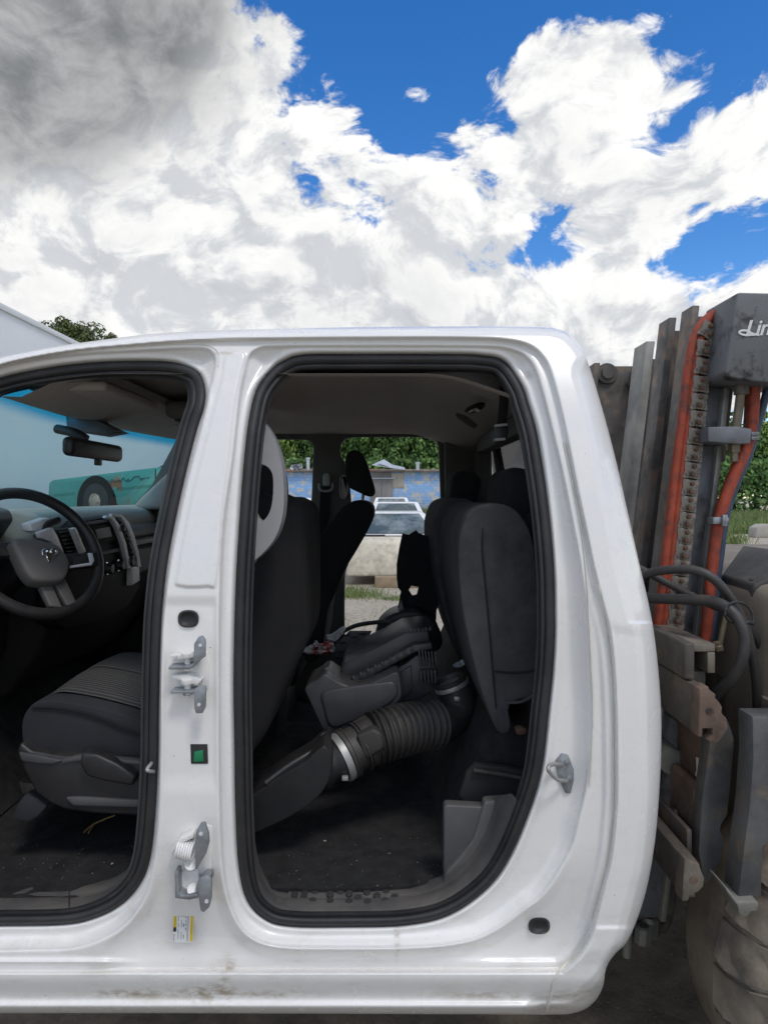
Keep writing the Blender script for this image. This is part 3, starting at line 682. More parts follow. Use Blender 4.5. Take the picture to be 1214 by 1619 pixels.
# far wall of the cab with its two open doorways and the belt-guide slot
FR = [(543,736),(536,722),(535,706),(541,695),(552,689),(591,688),(679,688),(690,694),(696,706),(699,782),(704,900),(706,1010),(690,1062),(640,1080),(560,1080),(546,1060),(542,1000),(542,914),(546,850),(552,790)]
FF = [(330,693),(453,692),(488,693),(496,699),(499,710),(498,736),(496,789),(492,821),(489,858),(482,930),(480,1050),(440,1080),(330,1080),(305,1050),(303,800),(312,735)]
slot = [(538,758),(541,753),(546,753),(549,760),(549,780),(546,787),(541,787),(538,780)]
YF = 3.12
plate('far_wall', [(292,672),(775,668),(790,1135),(205,1135),(205,806),(240,768)], [FR, FF, slot], YF, YF+.10, 'trim_dark', cab)
plate('far_body_side', [(300,650),(790,640),(800,1150),(296,1150)], [FR, FF], YF+.14, YF+.20, 'white_paint', cab)
for lp in (FR, FF):
    tube('door_seal', [W(u, v, YF+.01) for u, v in smooth_pts(lp, True, 3)], .010, 'trim_dark', cab, 8, True, 0)
tube('slot_rim', [W(u, v, YF-.002) for u, v in slot], .004, 'trim_grey', cab, 6, True, 3)
prism('belt_webbing', [(507,770),(523,770),(522,812),(514,850),(502,850),(505,812)], YF-.03, YF-.026, 'fabric_black', cab, 0)
dr = prism('belt_guide', [(510,752),(513,748),(519,748),(522,752),(522,768),(510,768)], YF-.035, YF-.01, 'trim_grey', cab, .005, 3)
attach(tube('guide_ring', [W(505,764,YF-.03), W(505,772,YF-.03), W(510,776,YF-.03), W(520,776,YF-.03), W(526,772,YF-.03), W(526,764,YF-.03)], .006, 'trim_grey', None, 8), dr)
prism('pillar_trim', [(294,684),(306,735),(300,806),(204,806),(222,786),(250,760),(276,737)], YF-.10, YF+.02, 'dash_top', cab, .02, 3)
prism('corner_trim', [(703,690),(752,690),(760,770),(764,900),(712,900),(704,790)], YF-.05, YF+.01, 'trim_dark', cab, .012, 3)
# back wall and rear header
box('back_panel', (.44,1.58,.68), (.47,3.12,1.56), 'trim_dark', cab, .01)
box('window_header', (.405,1.58,1.79), (.465,3.14,1.86), 'trim_dark', cab, .012)
for y0 in (1.56, 2.98): box('corner_post', (.40,y0,1.5), (.47,y0+.14,1.84), 'trim_dark', cab, .02)
tube('belt_edge', [W(826,655,1.60), W(838,720,1.58), W(846,790,1.56), W(850,876,1.55)], .0022, 'trim_grey', cab, 6)
# near pillar trim with its slot
plate('pillar_trim', smooth_pts([(372,640),(404,655),(420,670),(432,690),(441,715),(447,745),(449,790),(444,828),(430,858),(402,886),(372,895)], True, 3), [smooth_pts([(399,752),(404,738),(415,734),(427,742),(432,757),(431,791),(425,813),(413,825),(403,817),(399,800)], True, 3)], 1.62, 1.68, 'trim_grey', cab)
# windscreen
def screen_mat():
    m = glass('windscreen_glass', (.50,.80,.93), .5); t = m.node_tree; tr = [n for n in t.nodes if n.type == 'BSDF_TRANSPARENT'][0]
    g = t.nodes.new('ShaderNodeTexCoord'); sx = t.nodes.new('ShaderNodeSeparateXYZ'); t.links.new(g.outputs['Object'], sx.inputs[0])
    mr = t.nodes.new('ShaderNodeMapRange'); mr.interpolation_type = 'SMOOTHSTEP'; t.links.new(sx.outputs[2], mr.inputs[0]); mr.inputs[1].default_value = 1.812; mr.inputs[2].default_value = 1.848
    mx = t.nodes.new('ShaderNodeMix'); mx.data_type = 'RGBA'; t.links.new(mr.outputs[0], mx.inputs[0]); mx.inputs[6].default_value = (.60,.83,.90,1); mx.inputs[7].default_value = (.03,.44,.72,1)
    t.links.new(mx.outputs[2], tr.inputs[0]); return m
wv = []
for j in range(9):
    for i in range(17):
        a, b = j/8, i/16; y = 1.66-.05*a+(b*(1.50+.1*a)); bow = math.sin(math.pi*b)
        wv.append((-.90-.46*a-.07*bow, y, 1.875-.475*a+.01*bow-.012*math.sin(math.pi*a)*0))
mesh('windscreen', wv, [(j*17+i, j*17+i+1, (j+1)*17+i+1, (j+1)*17+i) for j in range(8) for i in range(16)], screen_mat(), cab, True)
ext('pillar_trim', [(-.86,1.60,1.90),(-.93,1.70,1.865),(-.94,1.60,1.90)], (-.46,-.03,-.46), 'trim_dark', cab, .01)
hdr = []
for i in range(17):
    b = i/16; bow = math.sin(math.pi*b); y = 1.62+b*1.56
    hdr += [(-.91-.07*bow, y, 1.838+.018*b), (-.86-.05*bow, y, 1.836+.018*b), (-.72, y, 1.90), (-.72, y, 1.925), (-.86-.05*bow, y, 1.925)]
mesh('windscreen_header', hdr, [(i*5+c, i*5+c+1, (i+1)*5+c+1, (i+1)*5+c) for i in range(16) for c in range(4)], 'headliner', cab, True, 50)
sens = prism('sensor_cover', [(104,652),(150,662),(186,680),(192,682),(160,688),(106,680)], 2.16, 2.24, 'lift_blue_grey', cab, .006)
# visors and overhead console
for y0, y1 in ((1.72,2.12),(2.62,3.02)):
    v_ = box('sun_visor', (-.90,y0,1.868), (-.70,y1,1.892), 'headliner', cab, .010, 3, Matrix.Translation((0,0,0)))
oc = box('overhead_console', (-.72,2.24,1.86), (-.44,2.58,1.915), 'dash_grey', cab, .015, 3)
for k in range(3): attach(box('console_switch', (-.70+k*.08,2.28,1.852), (-.65+k*.08,2.54,1.862), 'black_plastic', None, .004), oc)
# rear-view mirror
mr_ = box('mirror', (-.885,1.87,1.712), (-.850,2.235,1.766), 'black_plastic', cab, .016, 4, Matrix.Rotation(R(4),4,'Y') @ Matrix.Identity(4) if False else None)
attach(tube('mirror_stalk', [(-.865,1.99,1.765),(-.90,1.99,1.785),(-.965,2.02,1.80)], .014, 'black_plastic', None, 10), mr_)
attach(box('day_night_tab', (-.872,2.055,1.694), (-.858,2.085,1.716), 'black_plastic', None, .003), mr_)
# dashboard
dash = ext('dashboard', [(-1.36,2.08,1.44),(-1.24,2.08,1.545),(-1.12,2.08,1.565),(-1.05,2.08,1.545),(-1.025,2.08,1.50),(-1.04,2.08,1.46),(-1.34,2.08,1.40)], (0,1.02,0), 'dash_top', cab, .018, 3)
attach(ext('dash_top', [(-1.36,1.53,1.44),(-1.26,1.53,1.545),(-1.20,1.53,1.56),(-1.16,1.53,1.54),(-1.15,1.53,1.46),(-1.34,1.53,1.40)], (0,.56,0), 'dash_top', None, .018, 3), dash)
attach(ext('lower_dash', [(-1.35,2.10,1.45),(-1.035,2.10,1.48),(-1.005,2.10,1.40),(-1.015,2.10,1.28),(-1.06,2.10,1.12),(-1.16,2.10,.98),(-1.36,2.10,.95)], (0,.99,0), 'dash_dark', None, .02, 3), dash)
attach(ext('knee_panel', [(-1.35,1.54,1.45),(-1.16,1.54,1.48),(-1.14,1.54,1.35),(-1.15,1.54,1.15),(-1.2,1.54,1.0),(-1.36,1.54,.95)], (0,.56,0), 'dash_dark', None, .02, 3), dash)
attach(ext('dash_panel', [(-1.03,2.66,1.49),(-.998,2.66,1.47),(-.992,2.66,1.44),(-1.02,2.66,1.43)], (0,.42,0), 'dash_grey', None, .01, 3), dash)
attach(ext('glove_box', [(-1.025,2.72,1.395),(-.995,2.72,1.38),(-1.005,2.72,1.29),(-1.03,2.72,1.27)], (0,.36,0), 'dash_grey', None, .008), dash)
attach(ext('dash_shelf', [(-1.02,2.62,1.43),(-.985,2.62,1.42),(-.985,2.62,1.405),(-1.02,2.62,1.40)], (0,.46,0), 'dash_top', None, .004), dash)
def onx(name, px, X, th, m, parent, bev=.003):
    a = [WX(u, v, X) for u, v in px]; o = bmobj(name, prism_bm(a, [p-Vector((th,0,0)) for p in a], bev), m, None); attach(o, parent); return o
stack = onx('centre_stack', [(112,838),(130,824),(178,815),(198,820),(210,850),(219,895),(222,928),(205,958),(160,985),(105,995),(85,985),(88,900)], -.985, .06, 'piano_black', dash, .008)
attach(onx('radio', [(138,832),(192,825),(199,852),(148,862)], -.976, .02, 'dash_dark', dash, .003), stack)
attach(onx('radio_screen', [(152,837),(174,833),(178,848),(156,852)], -.974, .01, 'trim_grey', dash, .001), stack)
attach(onx('button_row', [(158,873),(192,866),(193,871),(160,878)], -.975, .01, 'dash_grey', dash, .001), stack)
attach(onx('button_row', [(140,826),(186,819),(187,823),(142,830)], -.975, .01, 'dash_grey', dash, .001), stack)
for u, v, r in ((166,899,.019),(184,894,.018),(200,888,.017),(186,836,.012)):
    p = WX(u, v, -.982); k = lathe('knob', [(r*1.1,0),(r*1.1,.006),(r,.008),(r*.9,.026),(r*.8,.029)], p, (1,0,0), 'black_plastic', None, 20); attach(k, stack)
    kr = tube('knob_ring', [p+Vector((.008, math.cos(q)*r*1.1, math.sin(q)*r*1.1)) for q in [k_*math.pi/8 for k_ in range(16)]], .0022, 'chrome', None, 6, True, 0); attach(kr, stack)
def vent(px, X, n, nm='air_vent'):
    v = onx(nm, px, X, .03, 'far_dark', dash, .003); attach(v, stack)
    a, b, c, d = [WX(u, w, X+.002) for u, w in px]
    for i in range(n):
        t = (i+.5)/n; p, q = a.lerp(d, t), b.lerp(c, t); e = (d-a).normalized()*.005
        s_ = bmobj('vent_slat', prism_bm([p, q, q+e, p+e], [x+Vector((.006,0,0)) for x in (p, q, q+e, p+e)]), 'black_plastic', None); s_.parent = v; s_.matrix_parent_inverse = wmat(v).inverted()
vent([(90,838),(118,834),(131,872),(104,874)], -.985, 6); vent([(186,825),(197,823),(208,858),(203,862)], -.972, 5); vent([(205,868),(212,868),(215,890),(209,893)], -.972, 3)
for px in ([(170,815),(180,817),(190,830),(200,858),(208,898),(203,899),(195,860),(185,834),(177,821),(168,819)], [(178,812),(194,814),(205,826),(213,846),(220,872),(224,896),(219,897),(215,873),(207,848),(199,830),(192,818),(178,817)], [(62,842),(84,834),(92,848),(102,874),(92,877),(84,857),(66,851)], [(115,836),(121,834),(137,872),(131,875)]):
    attach(onx('silver_strip', px, -.962, .014, 'silver_trim', dash, .0015), dash)
attach(onx('silver_cap', [(209,897),(221,894),(222,918),(209,926)], -.965, .03, 'silver_trim', dash, .004), dash)
attach(onx('silver_bezel', [(50,828),(78,818),(84,824),(62,842),(52,840)], -.985, .03, 'silver_trim', dash, .004), dash)
clu = ext('instrument_cluster', [(-1.16,1.66,1.44),(-1.10,1.66,1.53),(-1.11,1.66,1.56),(-1.18,1.66,1.58),(-1.24,1.66,1.5)], (0,.38,0), 'black_plastic', None, .012, 3); attach(clu, dash)
# steering wheel
tau = R(31); psi = R(30); wn = Vector((math.cos(tau)*math.cos(psi), -math.cos(tau)*math.sin(psi), math.sin(tau))); wc = W(56, 872, 1.90); e1 = Vector((math.sin(psi), math.cos(psi), 0)); e2 = wn.cross(e1)
sw = bmobj('steering_wheel', tube_bm([wc+(e1*math.cos(q)+e2*math.sin(q))*.190 for q in [2*math.pi*k/64 for k in range(64)]], .0162, 14, True), 'black_plastic', cab, 60)
def wheel_piece(nm, px, off, th, m, bev=.004):
    a = [WP(u, v, wc+wn*off, wn) for u, v in px]; o = bmobj(nm, prism_bm(a, [p-wn*th for p in a], bev, 3), m, None); attach(o, sw); return o
wheel_piece('airbag_cover', smooth_pts([(20,852),(50,850),(88,858),(104,872),(112,890),(106,912),(92,918),(60,917),(44,903),(32,880)], True, 3), .045, .05, 'dash_grey', .012)
wheel_piece('spoke', [(100,876),(158,872),(160,894),(104,898)], .014, .02, 'black_plastic'); wheel_piece('spoke_silver', [(140,874),(147,874),(150,886),(146,893),(112,897),(112,894),(143,889)], .018, .008, 'silver_trim', .0015)
wheel_piece('spoke_buttons', [(114,879),(139,876),(142,888),(118,892)], .018, .006, 'far_dark', .0015)
wheel_piece('spoke', [(-20,856),(28,856),(38,880),(-20,878)], .014, .02, 'black_plastic')
wheel_piece('spoke', [(58,912),(80,916),(100,960),(80,958)], .012, .02, 'dash_grey'); wheel_piece('spoke', [(84,916),(104,914),(122,952),(108,958)], .012, .02, 'dash_grey')
# horned-head emblem
em = wheel_piece('emblem', [(72,866),(79,869),(86,866),(84,876),(81,886),(79,888),(76,885),(73,876)], .050, .006, 'chrome', .001)
for s_ in (-1, 1):
    pts = []
    for k in range(14):
        q = k/13*4.6; r_ = 7.5*(1-.045*k); pts.append(WP(78.5+s_*(7.5+r_*math.sin(q-1.2)*.75), 875-r_*math.cos(q-1.2)*.9, wc+wn*.050, wn))
    attach(tube('emblem_horn', pts, lambda t: .0042*(1-.6*t), 'chrome', None, 8, False, 0), sw)
attach(tube('column_stalk', [WX(58,850,-1.0), WX(72,832,-.985), WX(92,822,-.975)], .011, 'black_plastic', None, 10), sw)
attach(ext('column_shroud', [wc-wn*.03+Vector((0,-.07,-.05)), wc-wn*.03+Vector((0,.07,-.05)), wc-wn*.03+Vector((0,.07,.05)), wc-wn*.03+Vector((0,-.07,.05))], -wn*.2, 'black_plastic', None, .02, 3), sw)
# driver's seat
def stripe_mat():
    m = mat('fabric_ribbed', (.085,.083,.080), .95, 0, .1, 9, bump=.3, bscale=700); t = m.node_tree; b = t.nodes['Principled BSDF']; base = b.inputs['Base Color'].links[0].from_socket
    g = t.nodes.new('ShaderNodeTexCoord'); w = t.nodes.new('ShaderNodeTexWave'); w.bands_direction = 'Y'; w.inputs['Scale'].default_value = 26; w.inputs['Distortion'].default_value = .5; w.inputs['Detail'].default_value = 2; w.inputs['Detail Scale'].default_value = .6
    t.links.new(g.outputs['Object'], w.inputs['Vector']); mx = t.nodes.new('ShaderNodeMix'); mx.data_type = 'RGBA'; t.links.new(w.outputs[1], mx.inputs[0]); mx.inputs[6].default_value = (.030,.030,.031,1); t.links.new(base, mx.inputs[7])
    t.links.new(mx.outputs[2], b.inputs['Base Color']); bp = t.nodes.new('ShaderNodeBump'); bp.inputs['Strength'].default_value = .7; bp.inputs['Distance'].default_value = .004; t.links.new(w.outputs[1], bp.inputs['Height']); t.links.new(bp.outputs[0], b.inputs['Normal'])
    return m
stripe_mat()
seat = prism('driver_seat', smooth_pts([(37,1174),(36,1140),(46,1120),(62,1109),(99,1109),(148,1118),(198,1131),(240,1143),(330,1150),(330,1200),(233,1198),(123,1191),(49,1184)], True, 3), 1.72, 2.26, 'fabric_blue_black', cab, .022, 4)
def top_sheet(px, Y0, Y1, lift, m, nm, parent):
    vs_, fs_ = [], []; P_ = [W(u, v, Y0) for u, v in px]; k = len(P_); rows = 24
    for r_ in range(rows+1):
        t = r_/rows; y = Y0+.06+(Y1-Y0-.12)*t
        for i, p in enumerate(P_):
            e = math.sin(math.pi*t)**.5*math.sin(math.pi*min(1, max(0, (i+.0)/(k-1))))**.35; gr = math.exp(-((t-.45)/.025)**2)*.010
            vs_.append((p.x, y, p.z+.004+lift*e-gr))
    for r_ in range(rows):
        for i in range(k-1): fs_.append((r_*k+i, r_*k+i+1, (r_+1)*k+i+1, (r_+1)*k+i))
    o = mesh(nm, vs_, fs_, m, None, True); attach(o, parent); return o
top_sheet(smooth_pts([(60,1113),(78,1107),(99,1108),(148,1117),(198,1130),(240,1142),(330,1149)], False, 5), 1.72, 2.26, .022, 'fabric_ribbed', 'seat_insert', seat)
attach(tube('seat_seam', [W(52,1118,1.716), W(100,1120,1.714), W(150,1132,1.714), W(200,1153,1.714), W(240,1170,1.716)], .003, 'fabric_black', None, 6), seat)
bt = prism('seat_base_trim', [(25,1190),(32,1174),(49,1188),(100,1196),(148,1198),(240,1205),(300,1208),(300,1292),(227,1291),(148,1287),(104,1281),(80,1271),(57,1255),(40,1223)], 1.685, 1.80, 'black_plastic', None, .008, 3); attach(bt, seat)
attach(prism('trim_ledge', [(30,1190),(98,1203),(82,1208),(60,1207),(34,1203)], 1.678, 1.70, 'grey_plastic', None, .003), seat)
attach(prism('trim_ledge', [(98,1201),(125,1196),(230,1204),(230,1210),(125,1203),(98,1207)], 1.678, 1.70, 'grey_plastic', None, .002), seat)
attach(prism('trim_ledge', [(104,1262),(120,1261),(230,1266),(230,1277),(116,1274)], 1.676, 1.70, 'grey_plastic', None, .003), seat)
attach(prism('recline_lever', [(128,1191),(153,1193),(185,1208),(215,1228),(210,1244),(165,1236),(136,1228),(126,1208)], 1.655, 1.69, 'black_plastic', None, .008, 3), seat)
attach(prism('seat_foot', [(37,1258),(60,1262),(75,1275),(60,1292),(45,1300),(17,1296),(28,1272)], 1.70, 1.76, 'fabric_blue_black', None, .006), seat)
attach(prism('seat_rail', [(30,1236),(60,1240),(60,1256),(36,1256)], 1.74, 1.78, 'dark_steel', None, .003), seat)
attach(prism('seat_back', smooth_pts([(340,800),(430,786),(455,790),(472,803),(479,835),(480,930),(479,1005),(470,1045),(440,1108),(408,1180),(340,1210)], True, 3), 1.78, 2.28, 'fabric_black', None, .03, 4), seat)
attach(prism('headrest', smooth_pts([(385,735),(425,732),(437,760),(436,815),(425,826),(385,830)], True, 3), 1.92, 2.16, 'fabric_black', None, .02, 3), seat)
# passenger seat, leaning
ps = prism('passenger_seat', smooth_pts([(552,795),(568,791),(586,797),(591,811),(586,830),(568,863),(545,902),(531,937),(518,966),(506,1040),(478,1040),(474,960),(475,914),(481,874),(506,846),(534,810)], True, 3), 2.62, 3.04, 'fabric_black', cab, .025, 4)
attach(prism('headrest', smooth_pts([(545,738),(547,720),(555,712),(568,713),(578,727),(586,752),(592,774),(590,783),(582,785),(566,778),(551,770),(546,755)], True, 3), 2.70, 2.96, 'fabric_black', None, .02, 4), ps)
for y in (2.76, 2.9): attach(tube('headrest_post', [W(575,776,y), W(572,800,y)], .006, 'zinc', None, 8), ps)
attach(box('seat_cushion', (-.80,2.62,.86), (-.33,3.06,1.06), 'fabric_black', None, .04, 4), ps)
attach(box('seat_pedestal', (-.72,2.66,.67), (-.38,3.02,.87), 'black_plastic', None, .02), ps)
attach(tube('armrest_edge', [W(476,905,2.60), W(490,900,2.60), W(500,890,2.6)], .02, 'fabric_grey', None, 10), ps)
jump = box('centre_seat', (-.78,2.30,.70), (-.36,2.58,1.0), 'fabric_black', cab, .04, 4)
# rear bench, cushions folded up
rs_out = smooth_pts([(724,868),(732,830),(746,806),(775,796),(806,801),(830,824),(845,868),(851,950),(850,1050),(846,1098),(806,1113),(808,1148),(800,1160),(788,1158),(776,1136),(760,1090),(742,1022),(728,945)], True, 3)
rear = prism('rear_seat', rs_out, 1.66, 2.26, 'fabric_grey', cab, .028, 5)
prs = [W(u, v, 1.66) for u, v in rs_out]
attach(bmobj('folded_cushion', prism_bm([p+Vector((-.015,.64,.012)) for p in prs], [p+Vector((-.015,1.16,.012)) for p in prs], .03, 4), 'fabric_grey', None, 40), rear)
attach(tube('seat_seam', [W(766,812,1.668), W(762,860,1.657), W(768,930,1.657), W(774,1000,1.657), W(779,1062,1.657), W(784,1120,1.657)], .0022, 'fabric_black', None, 6), rear)
attach(tube('seat_seam', [W(779,1061,1.657), W(812,1064,1.657), W(846,1060,1.659)], .003, 'fabric_black', None, 6), rear)
attach(tube('piping', [W(797,1110,1.655), W(822,1110,1.655), W(846,1098,1.655)], .004, 'fabric_grey', None, 6), rear)
attach(tube('seat_seam', [W(742,822,1.70), W(736,870,1.69), W(742,950,1.69), W(756,1030,1.69), W(776,1100,1.69)], .002, 'fabric_black', None, 6), rear)
for u, v, y0, w_ in ((735,776,2.46,.26),(822,782,1.80,.26)):
    p = W(u, v, y0); attach(box('headrest', (p.x-.052,p.y-.02,p.z-.085), (p.x+.052,p.y+w_,p.z+.07), 'fabric_black', None, .035, 5, Matrix.Translation(p) @ Matrix.Rotation(R(10),4,'Y') @ Matrix.Translation(-p)), rear)
attach(box('seat_backrest', (.36,1.66,.95), (.44,3.05,1.56), 'fabric_black', None, .03, 3), rear)
br = prism('seat_bracket', [(738,1222),(752,1208),(800,1214),(836,1222),(832,1268),(735,1268),(726,1258)], 1.70, 1.72, 'far_dark', cab, .002)
attach(tube('bracket_rod', [W(748,1218,1.69), W(790,1224,1.69), W(822,1230,1.69)], .006, 'dark_steel', None, 8), br)
attach(prism('hook', [(815,1152),(824,1150),(832,1153),(832,1160),(822,1163),(816,1160)], 1.64, 1.66, 'pin_rust', None, .002), br)
# sill trims
def sill(name, O, I, YO, YI, m='sill_plastic'):
    O = smooth_pts(O, False, 5); I = smooth_pts(I, False, 5); prof = [(-.12,.012),(0,0),(.10,-.006),(.42,-.004),(.5,.001),(.56,-.002),(.96,-.002),(1.0,.004),(1.05,.03)]
    vs_, fs_ = [], []; k = len(prof)
    for o_, i_ in zip(O, I):
        a = W(o_[0], o_[1], YO); b = W(i_[0], i_[1], YI)
        for t, dz in prof: p = a+(b-a)*t; vs_.append((p.x, p.y, p.z-dz))
    for j in range(len(O)-1):
        for c in range(k-1): fs_.append((j*k+c, j*k+c+1, (j+1)*k+c+1, (j+1)*k+c))
    return mesh(name, vs_, fs_, m, cab, True, 50)
OR = [(398,1300),(404,1372),(425,1420),(460,1440),(550,1443),(640,1439),(700,1424),(745,1393),(780,1345),(803,1290),(812,1258)]
IR = [(402,1290),(406,1345),(422,1390),(448,1402),(550,1401),(640,1399),(690,1387),(722,1362),(747,1328),(763,1290),(768,1264)]
st_r = sill('sill_trim', OR, IR, 1.505, 1.63)
st_f = sill('sill_trim', [(111,1446),(130,1442),(160,1431),(187,1413),(212,1383),(226,1345)], [(111,1394),(130,1394),(160,1393),(185,1385),(206,1368),(222,1335)], 1.505, 1.65)
st_f2 = sill('sill_trim', [(-90,1442),(-40,1447),(0,1448),(60,1447.5),(85,1447),(109,1446.4)], [(-90,1396),(-40,1393),(0,1392),(60,1392),(85,1392),(109,1392.4)], 1.501, 1.655)
sp = sill('scuff_plate', [(452,1437),(500,1440),(580,1441),(640,1437)], [(458,1400),(500,1399.5),(580,1399.5),(646,1398)], 1.512, 1.628)
for (u, v) in [(473,1408),(486,1404),(466,1416),(482,1414),(498,1411),(512,1404),(527,1408),(464,1426),(480,1421),(494,1426),(522,1416),(538,1411),(553,1404),(537,1402),(552,1415),(522,1427),(566,1421),(580,1413),(581,1428),(596,1418),(608,1426),(610,1411),(624,1406),(624,1420),(597,1405),(552,1427)]:
    a_, b_ = W(u,1439.5,1.512), W(u,1399.6,1.628); lo_, hi_ = 0., 1.
    for _ in range(30):
        t = (lo_+hi_)/2; q_ = a_.lerp(b_, t); lo_, hi_ = (t, hi_) if CY+(CAM_Z-q_.z)/q_.y*FOC > v else (lo_, t)
    c = a_.lerp(b_, t)+Vector((0,0,.0052))
    hx_ = [c+Vector((.0090*math.cos(q), .0125*math.sin(q), .0)) for q in [R(60*k+30) for k in range(6)]]
    h_ = bmobj('hexagon', prism_bm(hx_, [p-Vector((0,0,.005)) for p in hx_], .0006, 1), 'hex_plastic', None); attach(h_, sp)
kp = prism('kick_plate', [(701,1278),(705,1273),(800,1278),(778,1330),(735,1372),(701,1384)], 1.598, 1.63, 'grey_plastic', cab, .004, 3)
prism('kick_trim', [(766,1268),(812,1264),(803,1300),(784,1342),(756,1380),(718,1408),(700,1396),(704,1380),(724,1360),(750,1324)], 1.585, 1.62, 'sill_plastic', cab, .006, 3)
# headliner fittings
hb = W(750, 643, 1.98)
hk = lathe('coat_hook', [(.030,0),(.032,-.004),(.026,-.010),(.018,-.010),(.016,-.004)], hb, Vector((-.35,.2,1)), 'black_plastic', cab, 24)
for a in (90, 210, 330):
    q = R(a); d = Vector((math.cos(q), 0, math.sin(q))); attach(tube('hook_prong', [hb+Vector((0,-.012,-.008)), hb+d*.012+Vector((0,-.018,-.008)), hb+d*.024+Vector((0,-.014,-.008))], lambda t: .0075*(1-.75*t), 'bright_steel', None, 8), hk)
prism('headliner_slot', [(722,652),(736,657),(756,672),(752,676),(738,668),(724,658)], 1.96, 2.0, 'far_dark', cab, .002)
bk = prism('belt_buckle', [(783,670),(803,668),(804,684),(800,699),(782,699),(780,682)], 1.78, 1.81, 'black_plastic', cab, .004)
attach(tube('belt_strap', [W(797,612,1.70), W(796,640,1.74), W(792,672,1.79)], .012, 'fabric_black', None, 8, False, 6, .25), bk)
attach(prism('buckle_edge', [(782,671),(802,669),(802,673),(782,675)], 1.775, 1.785, 'trim_grey', None, .0008), bk); attach(prism('buckle_edge', [(782,693),(799,692),(799,696),(782,697)], 1.775, 1.785, 'trim_grey', None, .0008), bk)

# ------------------------------------------------------------------ loose things lying in the cab
# air filter housing
ab = thing('air_filter_box', 'black plastic engine air filter box with a flared snorkel, lying behind the front seats', 'air filter box', W(610,1100,2.2))
prism('lower_housing', [(588,1078),(640,1050),(658,1036),(688,1040),(692,1062),(688,1090),(668,1104),(640,1119),(600,1122)], 2.02, 2.24, 'airbox_plastic', ab, .005, 2)
prism('lid', [(537,1062),(545,1048),(600,1022),(640,1001),(676,997),(680,1016),(656,1024),(600,1052),(560,1078),(545,1080)], 2.04, 2.30, 'airbox_plastic', ab, .004, 2)
prism('lid_flange', [(546,1078),(600,1050),(652,1020),(682,1016),(684,1026),(656,1032),(604,1060),(556,1088)], 2.00, 2.32, 'airbox_plastic', ab, .004, 2)
for i in range(9):
    t = i/8; u = 556+t*92; v = 1070-t*46; prism('lid_rib', [(u,v),(u+4,v-2),(u+7,v+6),(u+3,v+8)], 1.992, 2.01, 'airbox_plastic', ab, .001)
for i in range(6):
    u = 661+i*5; prism('housing_fin', [(u,1028+i*.5),(u+2.6,1028+i*.5),(u+5,1052),(u+3,1056)], 1.995, 2.05, 'airbox_plastic', ab, .001)
for i in range(5):
    u = 664+i*5.5; prism('housing_fin', [(u,1060),(u+2.4,1060),(u+4,1080),(u+1.4,1083)], 1.995, 2.04, 'airbox_plastic', ab, .001)
prism('housing_panel', [(632,1064),(650,1052),(652,1090),(636,1106)], 2.012, 2.03, 'airbox_plastic', ab, .003)
prism('housing_panel', [(604,1086),(626,1072),(630,1108),(610,1116)], 2.012, 2.03, 'airbox_plastic', ab, .003)
for i in range(6): u = 648+i*6; prism('lid_clip', [(u,1001-i*.6),(u+4,1000-i*.6),(u+4,996-i*.6),(u,997-i*.6)], 2.03, 2.06, 'airbox_plastic', ab, .001)
prism('snorkel', smooth_pts([(482,1088),(500,1076),(514,1066),(530,1076),(552,1085),(575,1084),(604,1072),(628,1063),(634,1082),(633,1106),(606,1128),(560,1150),(522,1163),(512,1156),(498,1128),(488,1106)], True, 3), 1.93, 2.10, 'airbox_plastic', ab, .018, 4)
prism('snorkel_panel', smooth_pts([(508,1096),(540,1088),(600,1080),(624,1080),(628,1100),(604,1120),(560,1140),(524,1150),(512,1120)], True, 3), 1.922, 1.95, 'airbox_plastic', ab, .006, 3)
prism('latch', [(512,1057),(516,1056),(530,1066),(530,1074),(524,1074)], 1.98, 2.0, 'grey_plastic', ab, .002)
# intake hose
ih = thing('intake_hose', 'black corrugated rubber engine intake hose with steel band clamps on the carpet', 'hose', W(600,1240,1.9))
def corr(t): return .0655+.0060*math.sin(t*13*2*math.pi) if .02 < t < .98 else .063
bel = smooth_pts([tuple(W(588,1168,1.84)), tuple(W(620,1158,1.86)), tuple(W(655,1150,1.90)), tuple(W(690,1145,1.95))], False, 45)
bmobj('bellows', tube_bm(bel, corr, 28), 'hose_rubber', ih, 80)
tube('cuff', [W(538,1198,1.80), W(556,1187,1.815), W(575,1176,1.83), W(592,1167,1.842)], lambda t: .061 if t < .15 else (.066 if t < .28 else (.059 if t < .62 else .065)), 'hose_rubber', ih, 28, False, 10)
for k in range(3): u = 553+k*17; v = 1189-k*9; a = W(u, v, 1.81+k*.014); d = (W(592,1167,1.842)-W(538,1198,1.80)).normalized(); lathe('cuff_rib', [(.061,-.003),(.067,-.002),(.067,.002),(.061,.003)], a, d, 'hose_rubber', ih, 28)
prism('moulded_pad', [(563,1163),(590,1152),(604,1160),(608,1184),(580,1202),(572,1192)], 1.765, 1.81, 'hose_rubber', ih, .008, 3)
tube('elbow', [W(688,1146,1.95), W(708,1136,1.98), W(722,1118,2.0), W(722,1100,2.0), W(714,1080,2.0)], lambda t: .062-.016*t, 'hose_rubber', ih, 24, False, 8)
ea, ed = W(714,1083,2.0), (W(711,1074,2.0)-W(718,1092,2.0)).normalized()
lathe('mouth', [(.040,-.02),(.047,-.012),(.049,.004),(.049,.018),(.044,.020),(.040,.012),(.038,-.01)], ea, ed, 'hose_rubber', ih, 28)
